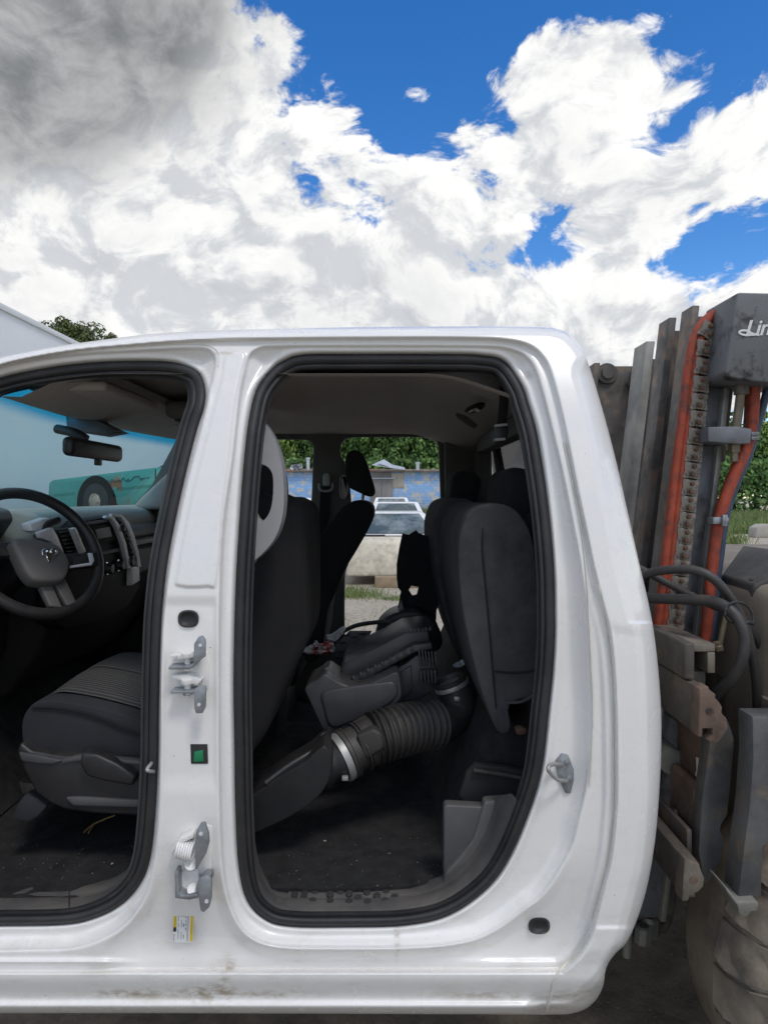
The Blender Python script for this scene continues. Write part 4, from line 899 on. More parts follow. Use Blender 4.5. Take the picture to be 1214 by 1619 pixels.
def clamp(p, d, r, w_=.009):
    c = lathe('band_clamp', [(r-.003,-w_),(r,-w_),(r+.001,0),(r,w_),(r-.003,w_)], p, d, 'bright_steel', ih, 32)
    x = Vector(p)+Vector((.2,-.9,-.5)).normalized()*(r+.002); attach(box('clamp_screw', (x.x-.008,x.y-.006,x.z-.006), (x.x+.008,x.y+.006,x.z+.006), 'bright_steel', None, .002), c)
clamp(W(540,1197,1.80), (W(575,1176,1.83)-W(538,1198,1.80)).normalized(), .064); clamp(ea, ed, .0515, .006)
prism('resonator', smooth_pts([(394,1266),(420,1244),(452,1222),(480,1206),(500,1188),(514,1180),(524,1200),(522,1228),(508,1254),(484,1276),(450,1296),(420,1310),(394,1316)], True, 3), 1.69, 1.84, 'airbox_shaded', ih, .035, 5)
tube('resonator_neck', [W(500,1216,1.77), W(520,1206,1.785), W(540,1197,1.80)], lambda t: .054+.004*math.sin(t*9), 'airbox_shaded', ih, 24, False, 8)
tube('resonator_rib', [W(420,1238,1.70), W(455,1212,1.72), W(488,1192,1.74), (W(506,1182,1.76))], .006, 'airbox_plastic', ih, 8)
prism('mounting_tab', [(497,1192),(508,1160),(516,1158),(514,1184),(508,1196),(480,1212),(470,1214)], 1.79, 1.80, 'airbox_plastic', ih, .002)
# torn panel, tray, wrapper, cable
tp = plate('trim_panel', [(636,844),(647,845),(658,838),(662,843),(674,847),(686,852),(691,862),(695,884),(696,946),(690,966),(688,1008),(622,1008),(626,975),(632,946),(634,935),(629,929),(627,914),(627,892),(631,867)], [[(646,933),(650,926),(662,928),(659,940),(652,942)]], 2.52, 2.532, 'fabric_black', None)
tag(tp, 'torn black trim panel standing upright beside the rear seat, small hole through it', 'panel')
sb = tag(prism('strap', [(634,948),(642,975),(640,996),(622,994),(628,970)], 2.46, 2.47, 'lift_blue_grey', None, .002), 'grey blue webbing strap hanging beside the torn black panel', 'strap')
cc_ = tag(prism('child_seat_shell', smooth_pts([(596,1000),(604,984),(625,970),(660,966),(690,985),(694,1030),(600,1030)], True, 3), 2.42, 2.6, 'black_plastic', None, .02, 3), 'black moulded plastic shell lying below the torn trim panel', 'plastic shell')
ty = thing('vent_panel', 'small grey slotted plastic panel leaning behind the air filter box', 'panel', W(560,1040,2.42))
prism('sheet', [(528,1047),(530,1022),(552,998),(588,998),(574,1020),(552,1048)], 2.40, 2.412, 'grey_plastic', ty, .002)
for u, v in ((548,1004),(560,1007),(572,1002),(541,1016),(556,1020),(540,1030),(553,1034),(536,1040)): prism('slot', [(u-6,v),(u+6,v-1),(u+5,v+2),(u-5,v+2)], 2.397, 2.40, 'far_dark', ty, 0)
def crumple(name, px, Y, m, amp, seedv):
    rd = random.Random(seedv); bm = bmesh.new(); c = np.mean(np.array(px), 0); R_ = 5; rings = []
    for r_ in range(R_+1):
        t = r_/R_; rings.append([bm.verts.new(W(c[0]+(p[0]-c[0])*t, c[1]+(p[1]-c[1])*t, Y+rd.uniform(-amp, amp))) for p in px])
    k = len(px)
    for a, b in zip(rings, rings[1:]):
        for i in range(k): bm.faces.new((a[i], a[(i+1) % k], b[(i+1) % k], b[i]))
    bmesh.ops.remove_doubles(bm, verts=bm.verts, dist=.0004)
    o = bmobj(name, bm, m, None, 30); md = o.modifiers.new('thickness', 'SOLIDIFY'); md.thickness = .002; return o
tag(crumple('snack_bag', smooth_pts([(479,1030),(486,1022),(496,1018),(499,1012),(506,1018),(518,1014),(526,1016),(530,1026),(524,1032),(505,1034),(488,1034)], True, 3), 2.38, 'wrapper_white', .012, 3), 'crumpled red and white snack bag on the dark seat base', 'bag')
tag(crumple('paper_scrap', smooth_pts([(519,1012),(516,1004),(526,1002),(536,994),(545,990),(546,998),(538,1006),(530,1014)], True, 3), 2.42, 'wrapper_plain', .010, 5), 'crumpled clear plastic film beside the snack bag', 'wrapper')
tag(crumple('paper_scrap', smooth_pts([(715,1052),(722,1047),(733,1043),(735,1050),(729,1054),(720,1055)], True, 3), 2.2, 'wrapper_plain', .006, 8), 'small torn white tag on the carpet under the rear seat', 'paper')
tag(tube('cable', [W(540,1000,2.44), W(560,990,2.40), W(585,985,2.36), (W(612,984,2.34)), W(626,992,2.33), W(634,1006,2.32)], .0075, 'hose_black', None, 8), 'black cable looping across the far doorway behind the air box', 'cable')
stw = tag(tube('straw_stalk', [floor_pt(133,1316,FZ+.01), floor_pt(150,1302,FZ+.012), floor_pt(182,1289,FZ+.014)], .0022, 'straw', None, 6), 'dry yellow straw stalk on the carpet under the driver seat', 'straw')
attach(tube('straw_blade', [floor_pt(140,1317,FZ+.01), floor_pt(150,1303,FZ+.012), floor_pt(166,1296,FZ+.012)], .0016, 'straw', None, 5), stw)
# grit on the carpets
bm = bmesh.new(); rd = random.Random(4)
for i in range(110):
    if rd.random() < .62: u, v = rd.uniform(440,720), 1402-abs(rd.gauss(0,55))
    else: u, v = rd.uniform(0,225), 1390-abs(rd.gauss(0,45))
    if v < 1230: continue
    p = floor_pt(u, v, FZ+.014); s_ = rd.choice((.0005,.0006,.0008,.0010)) if rd.random() < .985 else .003
    r_ = bmesh.ops.create_icosphere(bm, subdivisions=1, radius=s_)
    for w_ in r_['verts']: w_.co = Vector((w_.co.x*rd.uniform(.7,2.2), w_.co.y*rd.uniform(.7,1.6), w_.co.z*.7))+p
gt = bmobj('grit', bm, 'concrete', None); structure(gt, 'stuff'); gt['label'] = 'fine pale grit scattered on the black carpets'; gt['category'] = 'grit'

# ------------------------------------------------------------------ the lift truck behind the cab
fl = thing('lift_truck', 'dark grey forklift with worn mast and heavy chains, standing against the cab rear', 'forklift', (1.3, 2.4, 0))
KL, ZR = .120, 2.16                                   # the mast leans back
def lean(p): return Vector((p[0]+KL*(p[2]-ZR), p[1], p[2]))
def lbox(name, x0, x1, y0, y1, z0, z1, m, parent=fl, bev=.003):
    bm = box_bm((x0,y0,z0), (x1,y1,z1))
    for v in bm.verts: v.co = lean(v.co)
    bevel(bm, bev); return bmobj(name, bm, m, parent)
Z0, Z1 = .28, 2.16
lbox('mast_channel', .902, .924, 2.00, 2.075, Z0, Z1, 'mast_steel'); lbox('mast_web', .924, 1.05, 2.045, 2.072, Z0, Z1-.02, 'dark_steel')
lbox('mast_channel', .890, .914, 2.134, 2.215, Z0, Z1, 'mast_steel'); lbox('mast_web', .914, 1.03, 2.18, 2.205, Z0, Z1-.03, 'dark_steel')
lbox('mast_channel', .944, .976, 2.46, 2.58, Z0, Z1, 'mast_light'); lbox('mast_web', .976, 1.04, 2.53, 2.57, Z0, Z1-.05, 'dark_steel')
lbox('mast_channel', .880, .905, 2.86, 2.93, Z0, Z1, 'dark_steel'); lbox('mast_web', .905, 1.055, 2.88, 2.91, Z0, Z1-.01, 'dark_steel'); lbox('mast_channel', 1.055, 1.075, 2.86, 2.93, Z0, Z1-.01, 'rust_steel')
lbox('cross_beam', 1.03, 1.08, 2.09, 2.86, 2.06, 2.12, 'dark_steel'); lbox('cross_beam', .93, 1.02, 2.05, 2.86, .40, .52, 'dark_steel'); lbox('cross_beam', 1.02, 1.05, 2.1, 2.86, 1.3, 1.42, 'dark_steel')
for u, v, y, r in ((960,590,2.868,.044),):
    p = W(u, v, y); lathe('mast_roller', [(r*.2,-.012),(r*.55,-.012),(r*.6,-.004),(r*.62,0),(r*.95,0),(r,.006),(r,.04),(r*.9,.045)], p, (0,1,0), 'dark_steel', fl, 28)
lbox('outer_upright', .905, .998, 1.945, 1.99, .40, 2.02, 'lift_blue_grey', fl, .006); lbox('upright_flange', .990, 1.006, 1.925, 2.03, .40, 1.93, 'mast_light', fl, .003)
lbox('back_plate', .95, 1.045, 1.985, 2.01, 1.70, 2.0, 'dark_steel')
# head block with the maker's script
hb_poly = [(1163,465),(1168,462),(1330,466),(1330,608),(1200,604),(1156,597),(1149,593),(1146,586)]
hbk = prism('head_block', hb_poly, 1.80, 1.97, 'lift_paint', fl, .008, 3)
tcv = bpy.data.curves.new('maker_script', 'FONT'); tcv.body = 'Linde'; tcv.size = .058; tcv.shear = .35; tcv.extrude = .0006; tcv.space_character = .95; tcv.offset = .0009
to = bpy.data.objects.new('maker_script', tcv); C.objects.link(to); to.location = W(1176,531,1.7985); to.rotation_euler = (R(90), R(-3), 0); bpy.context.view_layer.update(); tme = bpy.data.meshes.new_from_object(to.evaluated_get(bpy.context.evaluated_depsgraph_get())); tme.materials.clear(); tme.materials.append(MATS['logo_white']); t2 = bpy.data.objects.new('maker_script', tme); C.objects.link(t2); t2.matrix_world = to.matrix_world.copy(); bpy.data.objects.remove(to); bpy.context.view_layer.update(); attach(t2, hbk)
attach(tube('script_swash', [W(1190,527,1.7985), W(1182,530,1.7985), W(1173,529,1.7985), W(1168,526,1.7985), W(1171,523,1.7985), W(1180,523,1.7985), W(1190,528,1.7985), W(1200,530,1.7985)], .0028, 'logo_white', None, 8, False, 6, .25, (0,1,0)), hbk)
# lift chain: one object per link
chain = bmobj('lift_chain', tube_bm([W(1121,512,1.925), W(1112,560,1.925), W(1098,700,1.925), W(1085,830,1.925), W(1066,1010,1.925)], .0125, 8), 'grease', fl)
LK = [(1114,550),(1111.5,579),(1108,607),(1105,634.6),(1103,662),(1100,690),(1097,717),(1094,744),(1091,771),(1088.5,797),(1085.5,823),(1083,848),(1080,873),(1077,898),(1074,925),(1071,952),(1069,976),(1067,999)]
def link_mesh():
    sh = smooth_pts([(-.0215,-.017),(-.018,-.022),(0,-.0195),(.018,-.022),(.0215,-.017),(.020,0),(.0215,.017),(.018,.022),(0,.0195),(-.018,.022),(-.0215,.017),(-.020,0)], True, 2)
    bm = prism_bm([Vector((x, 0, z)) for x, z in sh], [Vector((x, .022, z)) for x, z in sh], .003, 2); me = bpy.data.meshes.new('chain_link'); bm.to_mesh(me); bm.free()
    for p in me.polygons: p.use_smooth = True
    me.set_sharp_from_angle(angle=R(35)); me.materials.append(MATS['chain_steel']); return me
lm = link_mesh()
bm = lathe_bm([(.0062,0),(.0062,-.005),(.0045,-.007)], (0,0,0), (0,1,0), 12); pm = bpy.data.meshes.new('rivet'); bmesh.ops.recalc_face_normals(bm, faces=bm.faces[:]); bm.to_mesh(pm); bm.free(); pm.materials.append(MATS['pin_rust'])
for u, v in LK+[(1120,522)]:
    p = W(u, v, 1.900); o = bpy.data.objects.new('chain_link', lm); C.objects.link(o); rot = 7 if v > 530 else 32
    o.matrix_world = Matrix.Translation(p) @ Matrix.Rotation(R(rot+random.uniform(-3,3)), 4, 'Y') @ Matrix.Scale(random.uniform(1.06,1.12), 4); bpy.context.view_layer.update(); attach(o, chain)
    for s_ in (-1, 1):
        q = bpy.data.objects.new('rivet', pm); C.objects.link(q); q.matrix_world = Matrix.Translation(p+Vector((.003+s_*.0015, -.001, s_*.0115))); attach(q, chain)
# hoses
def hose(name, px, r, m, Y=None): return tube(name, [W(*q) if len(q) == 3 else W(q[0], q[1], Y) for q in px], r, m, fl, 12, False, 8)
for du, r in ((-5.5,.0125),(5.5,.0125)):
    hose('orange_hose', [(1136+du*.6,494,1.93),(1122+du*.8,500-du*.6,1.925),(1106+du,522-du*.5,1.92),(1096+du,560),(1089+du,610),(1081+du,680),(1073+du,740),(1064+du,820),(1055+du,900),(1045+du,985),(1040+du,1030)], r, 'hose_orange', 1.915)
hose('orange_hose', [(1192,596),(1191,640),(1187,680),(1178,712),(1161,750),(1145,792),(1134,832),(1128,875),(1122,930),(1117,985),(1113,1022)], .0150, 'hose_orange', 1.89)
hose('orange_hose', [(1184,596,1.93),(1182,640,1.93),(1178,690,1.93),(1166,725,1.93),(1148,768,1.93),(1134,812,1.92)], .010, 'hose_orange', 1.93)
hose('blue_hose', [(1216,598),(1206,640),(1194,682),(1183,720),(1167,757),(1152,798),(1143,838),(1139,870),(1132,925),(1127,985),(1122,1018)], .0105, 'hose_blue', 1.905)
cl_ = prism('hose_clip', [(1127,818),(1150,817),(1153,822),(1150,828),(1127,829)], 1.865, 1.90, 'zinc', fl, .002); attach(prism('clip_screw', [(1142,814),(1150,814),(1150,832),(1142,832)], 1.855, 1.866, 'zinc', None, .002), cl_)
hose('black_hose', [(985,930,1.95),(1012,912,1.86),(1040,903,1.80),(1085,900,1.74),(1116,908,1.71),(1142,930,1.70),(1165,965,1.70),(1180,1000,1.70),(1190,1045,1.71),(1196,1095,1.73),(1196,1150,1.76)], .0115, 'hose_black')
hose('black_hose', [(985,885,1.95),(1010,898,1.90),(1060,925,1.84),(1105,948,1.78),(1150,968,1.74),(1180,990,1.74),(1200,1020,1.75),(1210,1055,1.76),(1209,1110,1.78),(1205,1160,1.8)], .0100, 'hose_black')
hose('black_hose', [(985,940,1.95),(1022,945,1.86),(1060,947,1.80),(1120,950,1.70),(1150,962,1.66),(1169,985,1.64),(1177,1012,1.63),(1172,1042,1.63),(1155,1075,1.65),(1132,1098,1.69),(1118,1120,1.74)], .0140, 'hose_black')
hose('cable_tie', [(1146,966,1.62),(1150,956,1.64),(1165,952,1.66),(1180,958,1.67),(1189,972,1.67),(1189,984,1.665)], .0028, 'rubber_seal')
hose('cable_tie', [(1146,966,1.62),(1146,974,1.62),(1152,982,1.635),(1160,984,1.65)], .0028, 'rubber_seal'); hose('cable_tie', [(1176,985,1.65),(1182,984,1.65),(1189,986,1.66)], .005, 'rubber_seal')
# faint white print along the thick hose
bm = bmesh.new()
for i in range(26):
    t = i/25; u = 1092+t*84; v = 899+ (t**2.1)*92; 
    for k in range(2):
        if random.random() < .3: continue
        a = W(u+k*1.6, v-1+k, 1.683-.002*k); e = W(u+k*1.6+1.2, v+1.6+k, 1.683-.002*k)
        bmesh.ops.create_cube(bm, size=.0022, matrix=Matrix.Translation(a.lerp(e, .5)))
bm.free()
tube('steel_pipe', [W(1146,975,1.82), W(1141,1000,1.82), W(1136,1022,1.82)], .007, 'bolt_bronze', fl, 10); lathe('pipe_fitting', [(.008,-.012),(.013,-.010),(.013,.002),(.011,.004),(.011,.012),(.006,.014)], W(1134,1022,1.82), (-.25,0,1), 'bolt_bronze', fl, 8)
# chain anchor bracket
an = prism('anchor_bracket', [(1119,675),(1164,674),(1188,678),(1186,701),(1166,702),(1119,698)], 1.845, 1.93, 'lift_blue_grey', fl, .003)
attach(lathe('anchor_nut', [(.016,0),(.016,.022),(.011,.023),(.011,.046),(.009,.048)], W(1160,703,1.885), (0,0,-1), 'bolt_bronze', None, 6), an)
attach(tube('anchor_rod', [W(1163,676,1.885), W(1167,648,1.885), W(1171,615,1.885)], .012, 'bolt_bronze', None, 12), an); attach(lathe('rod_head', [(.020,0),(.020,.03)], W(1171,624,1.885), (.05,0,1), 'mast_steel', None, 12), an)
for v in (686, 693): attach(lathe('bolt', [(.006,0),(.006,.02)], W(1186,v,1.87), (1,0,0), 'zinc', None, 6), an)
# carriage
c1 = box('carriage_bar', (.712,1.62,1.165), (.737,3.18,1.252), 'dark_steel', fl, .006, 3)
box('carriage_shelf', (.74,1.66,1.222), (.805,1.92,1.242), 'carriage_steel', fl, .004); box('carriage_lug', (.785,1.66,1.17), (.805,1.80,1.222), 'carriage_steel', fl, .004); box('carriage_lug', (.742,1.70,1.13), (.80,2.0,1.165), 'dark_steel', fl, .004)
box('carriage_bar', (.719,1.585,1.050), (.744,3.2,1.161), 'dark_steel', fl, .004)
ep = prism('carriage_end', [(1106,1090),(1112,1088),(1119,1085),(1121,1091),(1131,1098),(1130,1104),(1136,1110),(1141,1118),(1140,1127),(1147,1136),(1150,1150),(1140,1168),(1130,1176),(1117,1170),(1126,1162),(1126,1152),(1110,1152),(1110,1165),(1103,1165)], 1.557, 1.60, 'rust_steel', fl, .002)
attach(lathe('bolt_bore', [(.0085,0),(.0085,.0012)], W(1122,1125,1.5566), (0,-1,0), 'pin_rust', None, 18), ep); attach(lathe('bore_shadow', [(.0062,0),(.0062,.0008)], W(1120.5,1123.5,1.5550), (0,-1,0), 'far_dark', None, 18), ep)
sp_ = prism('side_plate', [(1112,1150),(1147,1133),(1154,1150),(1160,1169),(1158,1200),(1150,1288),(1140,1304),(1138,1314),(1144,1328),(1142,1350),(1128,1385),(1113,1402),(1104,1345),(1110,1260),(1122,1175)], 1.655, 1.70, 'plate_grey', fl, .003)
box('inner_plate', (.797,1.70,.70), (.832,1.86,1.05), 'rust_steel', fl, .003)
blk = box('stop_block', (.768,1.69,.765), (.797,1.84,.885), 'rust_steel', fl, .010, 1)
attach(tube('stamped_ring', [WX(1083+4*math.cos(q), 1281+11*math.sin(q), .767) for q in [k*math.pi/10 for k in range(20)]], .0015, 'dark_steel', None, 6, True, 0), blk)
sk = bmobj('sticker', prism_bm([WX(u, v, .7965) for u, v in ((1100,1197),(1107,1199),(1112,1206),(1111,1222),(1108,1234),(1102,1230),(1098.5,1225),(1101,1217))], [WX(u, v, .7965)-Vector((.001,0,0)) for u, v in ((1100,1197),(1107,1199),(1112,1206),(1111,1222),(1108,1234),(1102,1230),(1098.5,1225),(1101,1217))]), 'seal_cream', fl)
attach(tube('sticker_mark', [WX(1105+3.2*math.cos(q), 1221+6.5*math.sin(q), .795) for q in [k*math.pi/8 for k in range(16)]], .0009, 'hose_orange', None, 5, True, 0), sk); attach(tube('sticker_mark', [WX(1103,1217,.795), WX(1105,1222,.795), WX(1107,1218,.795)], .0009, 'hose_orange', None, 5, False, 0), sk)
box('carriage_bar', (.693,1.585,.668), (.722,3.2,.760), 'dark_steel', fl, .003); box('guide_rail', (.722,1.59,.70), (.735,3.2,.745), 'pin_rust', fl, .002); box('guide_rail', (.735,1.66,.70), (.748,3.2,.790), 'dark_steel', fl, .003)
ep2 = prism('carriage_end', [(1082,1358),(1104,1366),(1113,1390),(1111,1402),(1104,1410),(1098,1412),(1096,1419),(1090,1416),(1088,1424),(1078,1425),(1079,1400)], 1.560, 1.60, 'carriage_steel', fl, .002)
attach(lathe('bolt_bore', [(.009,0),(.009,.0012)], W(1096.5,1391,1.5596), (0,-1,0), 'rust_steel', None, 18), ep2)
lathe('shift_cylinder', [(.02,0),(.034,0),(.036,.004),(.036,.10),(.030,.104),(.030,.11),(.036,.114),(.036,.50)], (.775,1.84,.885), (0,1,0), 'mast_light', fl, 24)
box('valve_plate', (.80,1.88,.98), (.82,2.1,1.06), 'lift_blue_grey', fl, .004); tube('steel_pipe', [(.775,1.90,1.05),(.772,1.905,.99),(.78,1.92,.95)], .007, 'zinc', fl, 8)
for y in (1.93, 2.70):
    fk = ext('fork', [(.692,y,.465),(.692,y,1.14),(.660,y,1.14),(.652,y,.52),(.56,y,.512),(-.62,y,.490),(-.62,y,.478),(.55,y,.465)], (0,.13,0), 'dark_steel', fl, .004)
# lower mast: cylinder, nuts, rod, hook
lathe('lift_cylinder', [(.03,0),(.046,.01),(.048,.02),(.048,.85)], W(1036,1437,2.06), (.10,0,1), 'mast_light', fl, 24); lathe('cylinder_nut', [(.03,0),(.034,.01),(.034,.05),(.024,.06)], W(1022,1478,2.06), (.05,0,1), 'mast_light', fl, 8)
lathe('lift_cylinder', [(.02,0),(.032,.01),(.034,.03),(.034,.8)], W(1016,1440,2.0), (.10,0,1), 'mast_light', fl, 20); lathe('cylinder_nut', [(.018,0),(.024,.006),(.024,.05),(.018,.055)], W(1015,1492,2.02), (.05,0,1), 'mast_light', fl, 8)
tube('support_rod', [W(990,1512,2.03), W(993,1470,2.03), W(997,1440,2.03)], .012, 'mast_light', fl, 12)
tube('tow_hook', [W(1030,1455,2.10), W(1036,1466,2.10), (W(1048,1465,2.10)), W(1056,1450,2.10), W(1060,1415,2.10), W(1062,1370,2.10)], .014, 'carriage_steel', fl, 10)
# frame, fender, tyre
box('frame_plate', (.952,1.61,.70), (.985,1.96,1.095), 'carriage_steel', fl, .006); box('frame_box', (1.0,1.72,.42), (1.6,3.1,1.08), 'carriage_steel', fl, .02)
prism('frame_flange', [(1189,1133),(1260,1133),(1260,1300),(1206,1340),(1203,1420),(1166,1420),(1176,1340),(1184,1280),(1190,1200)], 1.535, 1.60, 'plate_grey', fl, .004)
prism('frame_hook', [(1145,1402),(1151,1406),(1166,1426),(1196,1424),(1199,1430),(1197,1440),(1186,1442),(1181,1450),(1169,1448),(1165,1432),(1150,1412)], 1.515, 1.59, 'mast_light', fl, .003)
hull = ext('fender', [(.955,1.97,.72),(.945,1.76,.72),(1.06,1.56,.72),(2.5,1.52,.72),(2.5,3.28,.72),(1.06,3.24,.72),(.955,2.9,.72)], (.0,0,.655), 'fender', fl, .04, 4)
pq = [W(1139,908,1.95), W(1190,924,1.76), W(1290,880,1.76), W(1232,868,1.95), W(1174,861,2.25)]
attach(bmobj('fender_pad', prism_bm(pq, [p-Vector((0,0,.08)) for p in pq], .010, 3), 'fender_pad', None), hull)
attach(lathe('pad_screw', [(.006,0),(.006,.003)], W(1187,919,1.765)+Vector((0,0,.003)), (0,-.3,1), 'far_dark', None, 12), hull)
def tyre(y0, y1, cx=1.24, cz=.452, R_=.45):
    w = y1-y0; t = lathe('tyre', [(.24,0),(.30,.0),(.36,.004),(.41,.014),(.435,.035),(R_,.075),(R_,w-.075),(.435,w-.035),(.41,w-.014),(.30,w),(.24,w)], (cx,y0,cz), (0,1,0), 'tyre', fl, 72, 30)
    for k in range(26):
        a = 2*math.pi*k/26; Mx = Matrix.Translation((cx,y0,cz)) @ Matrix.Rotation(a, 4, 'Y')
        bm = bmesh.new(); pts = [(.365,-.006,-.044),(.365,-.006,.040),(.430,.012,.047),(.457,.070,.052),(.459,.13,.058),(.459,.13,-.036),(.457,.070,-.044),(.430,.012,-.047)]
        a_ = [Mx @ Vector(p) for p in pts]; b_ = [Mx @ Vector((p[0]-.03, p[1]+.02, p[2])) for p in pts]
        attach(bmobj('tread_lug', prism_bm(a_, b_, .004, 2), 'tyre', None), t)
    attach(lathe('rim', [(.05,.03),(.2,.03),(.235,.015),(.245,.04),(.2,.08)], (cx,y0,cz), (0,1,0), 'lift_paint', None, 40), t); return t
tyre(1.50, 1.86); tyre(2.95, 3.31)

# ------------------------------------------------------------------ yard on the left: box trailer and the teal wreck
bt_ = thing('box_trailer', 'long white box trailer parked left of the cab, seen through its windscreen', 'trailer', (-6.2, 9, 0))
box('trailer_box', (-7.5,3.4,1.05), (-5.0,17.5,4.10), 'trailer_white', bt_, .02); box('bottom_rail', (-5.02,3.4,.98), (-4.975,17.5,1.10), 'tin', bt_, .004); box('top_rail', (-5.02,3.4,4.04), (-4.975,17.5,4.12), 'trailer_white', bt_, .004)
for y in np.arange(4.6, 4.7, 1.22): box('panel_seam', (-5.0,float(y)-.02,1.12), (-4.992,float(y)+.02,4.03), 'trailer_white', bt_, .002)
for y in (14.4, 15.7): lathe('wheel', [(.2,0),(.46,0),(.5,.04),(.5,.22),(.46,.26)], (-5.32,y,.5), (1,0,0), 'tyre_black', bt_, 28)
box('landing_leg', (-5.5,5.0,0), (-5.38,5.12,1.05), 'dark_steel', bt_, .01)
ta = Vector((.885,-.466,0)); tb = Vector((.466,.885,0)); tO = Vector((-4.6,9.34,0))
def T3(s_, z, d=0.0): return tO+ta*s_+tb*d+Vector((0,0,z))
fb = thing('flatbed', 'low rusty flat trailer carrying the teal wreck', 'flatbed trailer', T3(1.8,0,.7))
def slab(nm, s0, s1, d0, d1, z0, z1, m, par): q = [T3(s0,z0,d0), T3(s1,z0,d0), T3(s1,z0,d1), T3(s0,z0,d1)]; return bmobj(nm, prism_bm(q, [p+Vector((0,0,z1-z0)) for p in q], .01), m, par)
slab('deck', -.1, 2.9, -.1, 1.5, 1.10, 1.24, 'rust_steel', fb)
for s0 in (.4, 2.3): slab('bolster', s0, s0+.3, .1, 1.3, 0, 1.10, 'rust_steel', fb)
tw = thing('wrecked_car', 'old teal sedan with rust patches standing in front of the white trailer', 'car', T3(1.8,1.24,.7))
def zt(s_, z): return z+s_*.066
arch = [(.965+.37*math.cos(q), 1.42+.30*math.sin(q)) for q in [k*math.pi/11 for k in range(12)]]
side = [(.02,1.34),(0,1.55),(.03,1.79),(.12,1.825),(1.4,1.83),(2.3,1.83),(2.68,1.82),(2.72,1.72),(2.72,1.38),(1.4,1.36)]+arch+[(.5,1.34)]
pa = [T3(s_, zt(s_, z)) for s_, z in side]
bmobj('body', prism_bm(pa, [p+tb*1.3-Vector((0,0,.35)) for p in pa], .025, 2), 'teal_paint', tw)
ga = [T3(s_, zt(s_, z), .12) for s_, z in ((1.85,1.82),(2.1,1.895),(2.5,1.905),(2.7,1.82))]
bmobj('roof', prism_bm(ga, [p+tb*1.0-Vector((0,0,.3)) for p in ga], .03, 3), 'far_dark', tw)
for a in (2.02,): q = [T3(a,zt(a,1.40),-.002), T3(a+.018,zt(a,1.40),-.002), T3(a+.018,zt(a,1.80),-.002), T3(a,zt(a,1.80),-.002)]; bmobj('door_gap', prism_bm(q, [p+tb*.01 for p in q]), 'far_dark', tw)
for c0, c1 in ((.05,.58),(1.36,2.7)): q = [T3(c0,zt(c0,1.62),-.012), T3(c1,zt(c1,1.62),-.012), T3(c1,zt(c1,1.585),-.002), T3(c0,zt(c0,1.585),-.002)]; bmobj('side_crease', prism_bm(q, [p+tb*.02 for p in q]), 'teal_paint', tw)
for s_ in (.965,):
    z = zt(s_, 1.47); w_ = lathe('wheel', [(.07,0),(.15,0),(.235,.01),(.25,.05),(.25,.16),(.2,.18)], T3(s_, z, -.02), tb, 'tyre_black', tw, 28); attach(lathe('hub', [(.03,-.03),(.07,-.02),(.10,0),(.11,.012),(.10,.03)], T3(s_, z, -.03), tb, 'rusty_rim', None, 24), w_)
ad_ = lathe('arch_shadow', [(.02,0),(.36,0),(.36,.06)], T3(.965, zt(.965,1.45), -.004), tb, 'arch_black', tw, 28)  # black disc added for the shade inside the wheel arch
slab('rocker', .0, 2.7, -.008, .1, 1.24, 1.40, 'arch_black', tw)
rs_ = random.Random(3); pts = [T3(1.2+i*.032+rs_.uniform(-.03,.03), zt(1.2+i*.032, 1.715)+rs_.uniform(-.03,.03), -.006) for i in range(24)]
tube('spray_scrawl', pts, .0035, 'ink', tw, 5, False, 3)

# ------------------------------------------------------------------ yard beyond: shells, cars, building, trees
vs_ = thing('van_shell', 'wheelless white van shell with peeling cream nose resting on timber', 'van', (.3, 13.5, .0))
def yz(name, pr, x0, x1, m, bev=.03): a = [Vector((x0,y,z)) for y, z in pr]; return bmobj(name, prism_bm(a, [Vector((x1,y,z)) for y, z in pr], bev, 3), m, vs_)
yz('nose', [(12.30,.16),(12.33,.45),(12.46,.76),(12.62,.835),(12.9,.85),(12.9,.16)], -.68, 1.22, 'peeling_cream', .04)
yz('body', [(12.9,.17),(12.9,.85),(15.6,.90),(15.6,.17)], -.67, 1.21, 'car_white', .04)
def frustum(name, b, t, m, parent, bev=.03):
    x0,x1,y0,y1,z0 = b; X0,X1,Y0,Y1,z1 = t; lo = [Vector(p) for p in ((x0,y0,z0),(x1,y0,z0),(x1,y1,z0),(x0,y1,z0))]; hi = [Vector(p) for p in ((X0,Y0,z1),(X1,Y0,z1),(X1,Y1,z1),(X0,Y1,z1))]
    o = bmobj(name, prism_bm(lo, hi, bev, 3), m, parent); return o, lo, hi
g_, lo, hi = frustum('cab', (-.58,1.10,12.86,15.3,.86), (-.26,.78,13.55,14.9,1.29), 'car_white', vs_)
def pane(name, a, b, c, d, m, parent, ins=.1, off=(0,0,0)):
    cc0 = (a+b+c+d)/4; q = [p.lerp(cc0, ins)+Vector(off) for p in (a, b, c, d)]; return bmobj(name, prism_bm(q, [p-Vector(off)*1.5 for p in q]), m, parent)
pane('windscreen', lo[0], lo[1], hi[1], hi[0], 'car_glass', vs_, .17, (0,-.02,.012)); pane('side_window', lo[1], lo[2], hi[2], hi[1], 'car_glass', vs_, .14, (.02,0,.008))
yz('wiper', [(12.80,.865),(12.83,.885),(12.84,.865)], -.36, .02, 'far_dark', .002)
tm = tag(box('timber_block', (-.16,11.96,0), (.62,12.24,.185), 'old_timber', None, .012), 'weathered timber baulk on the ground under the cream nose', 'timber')
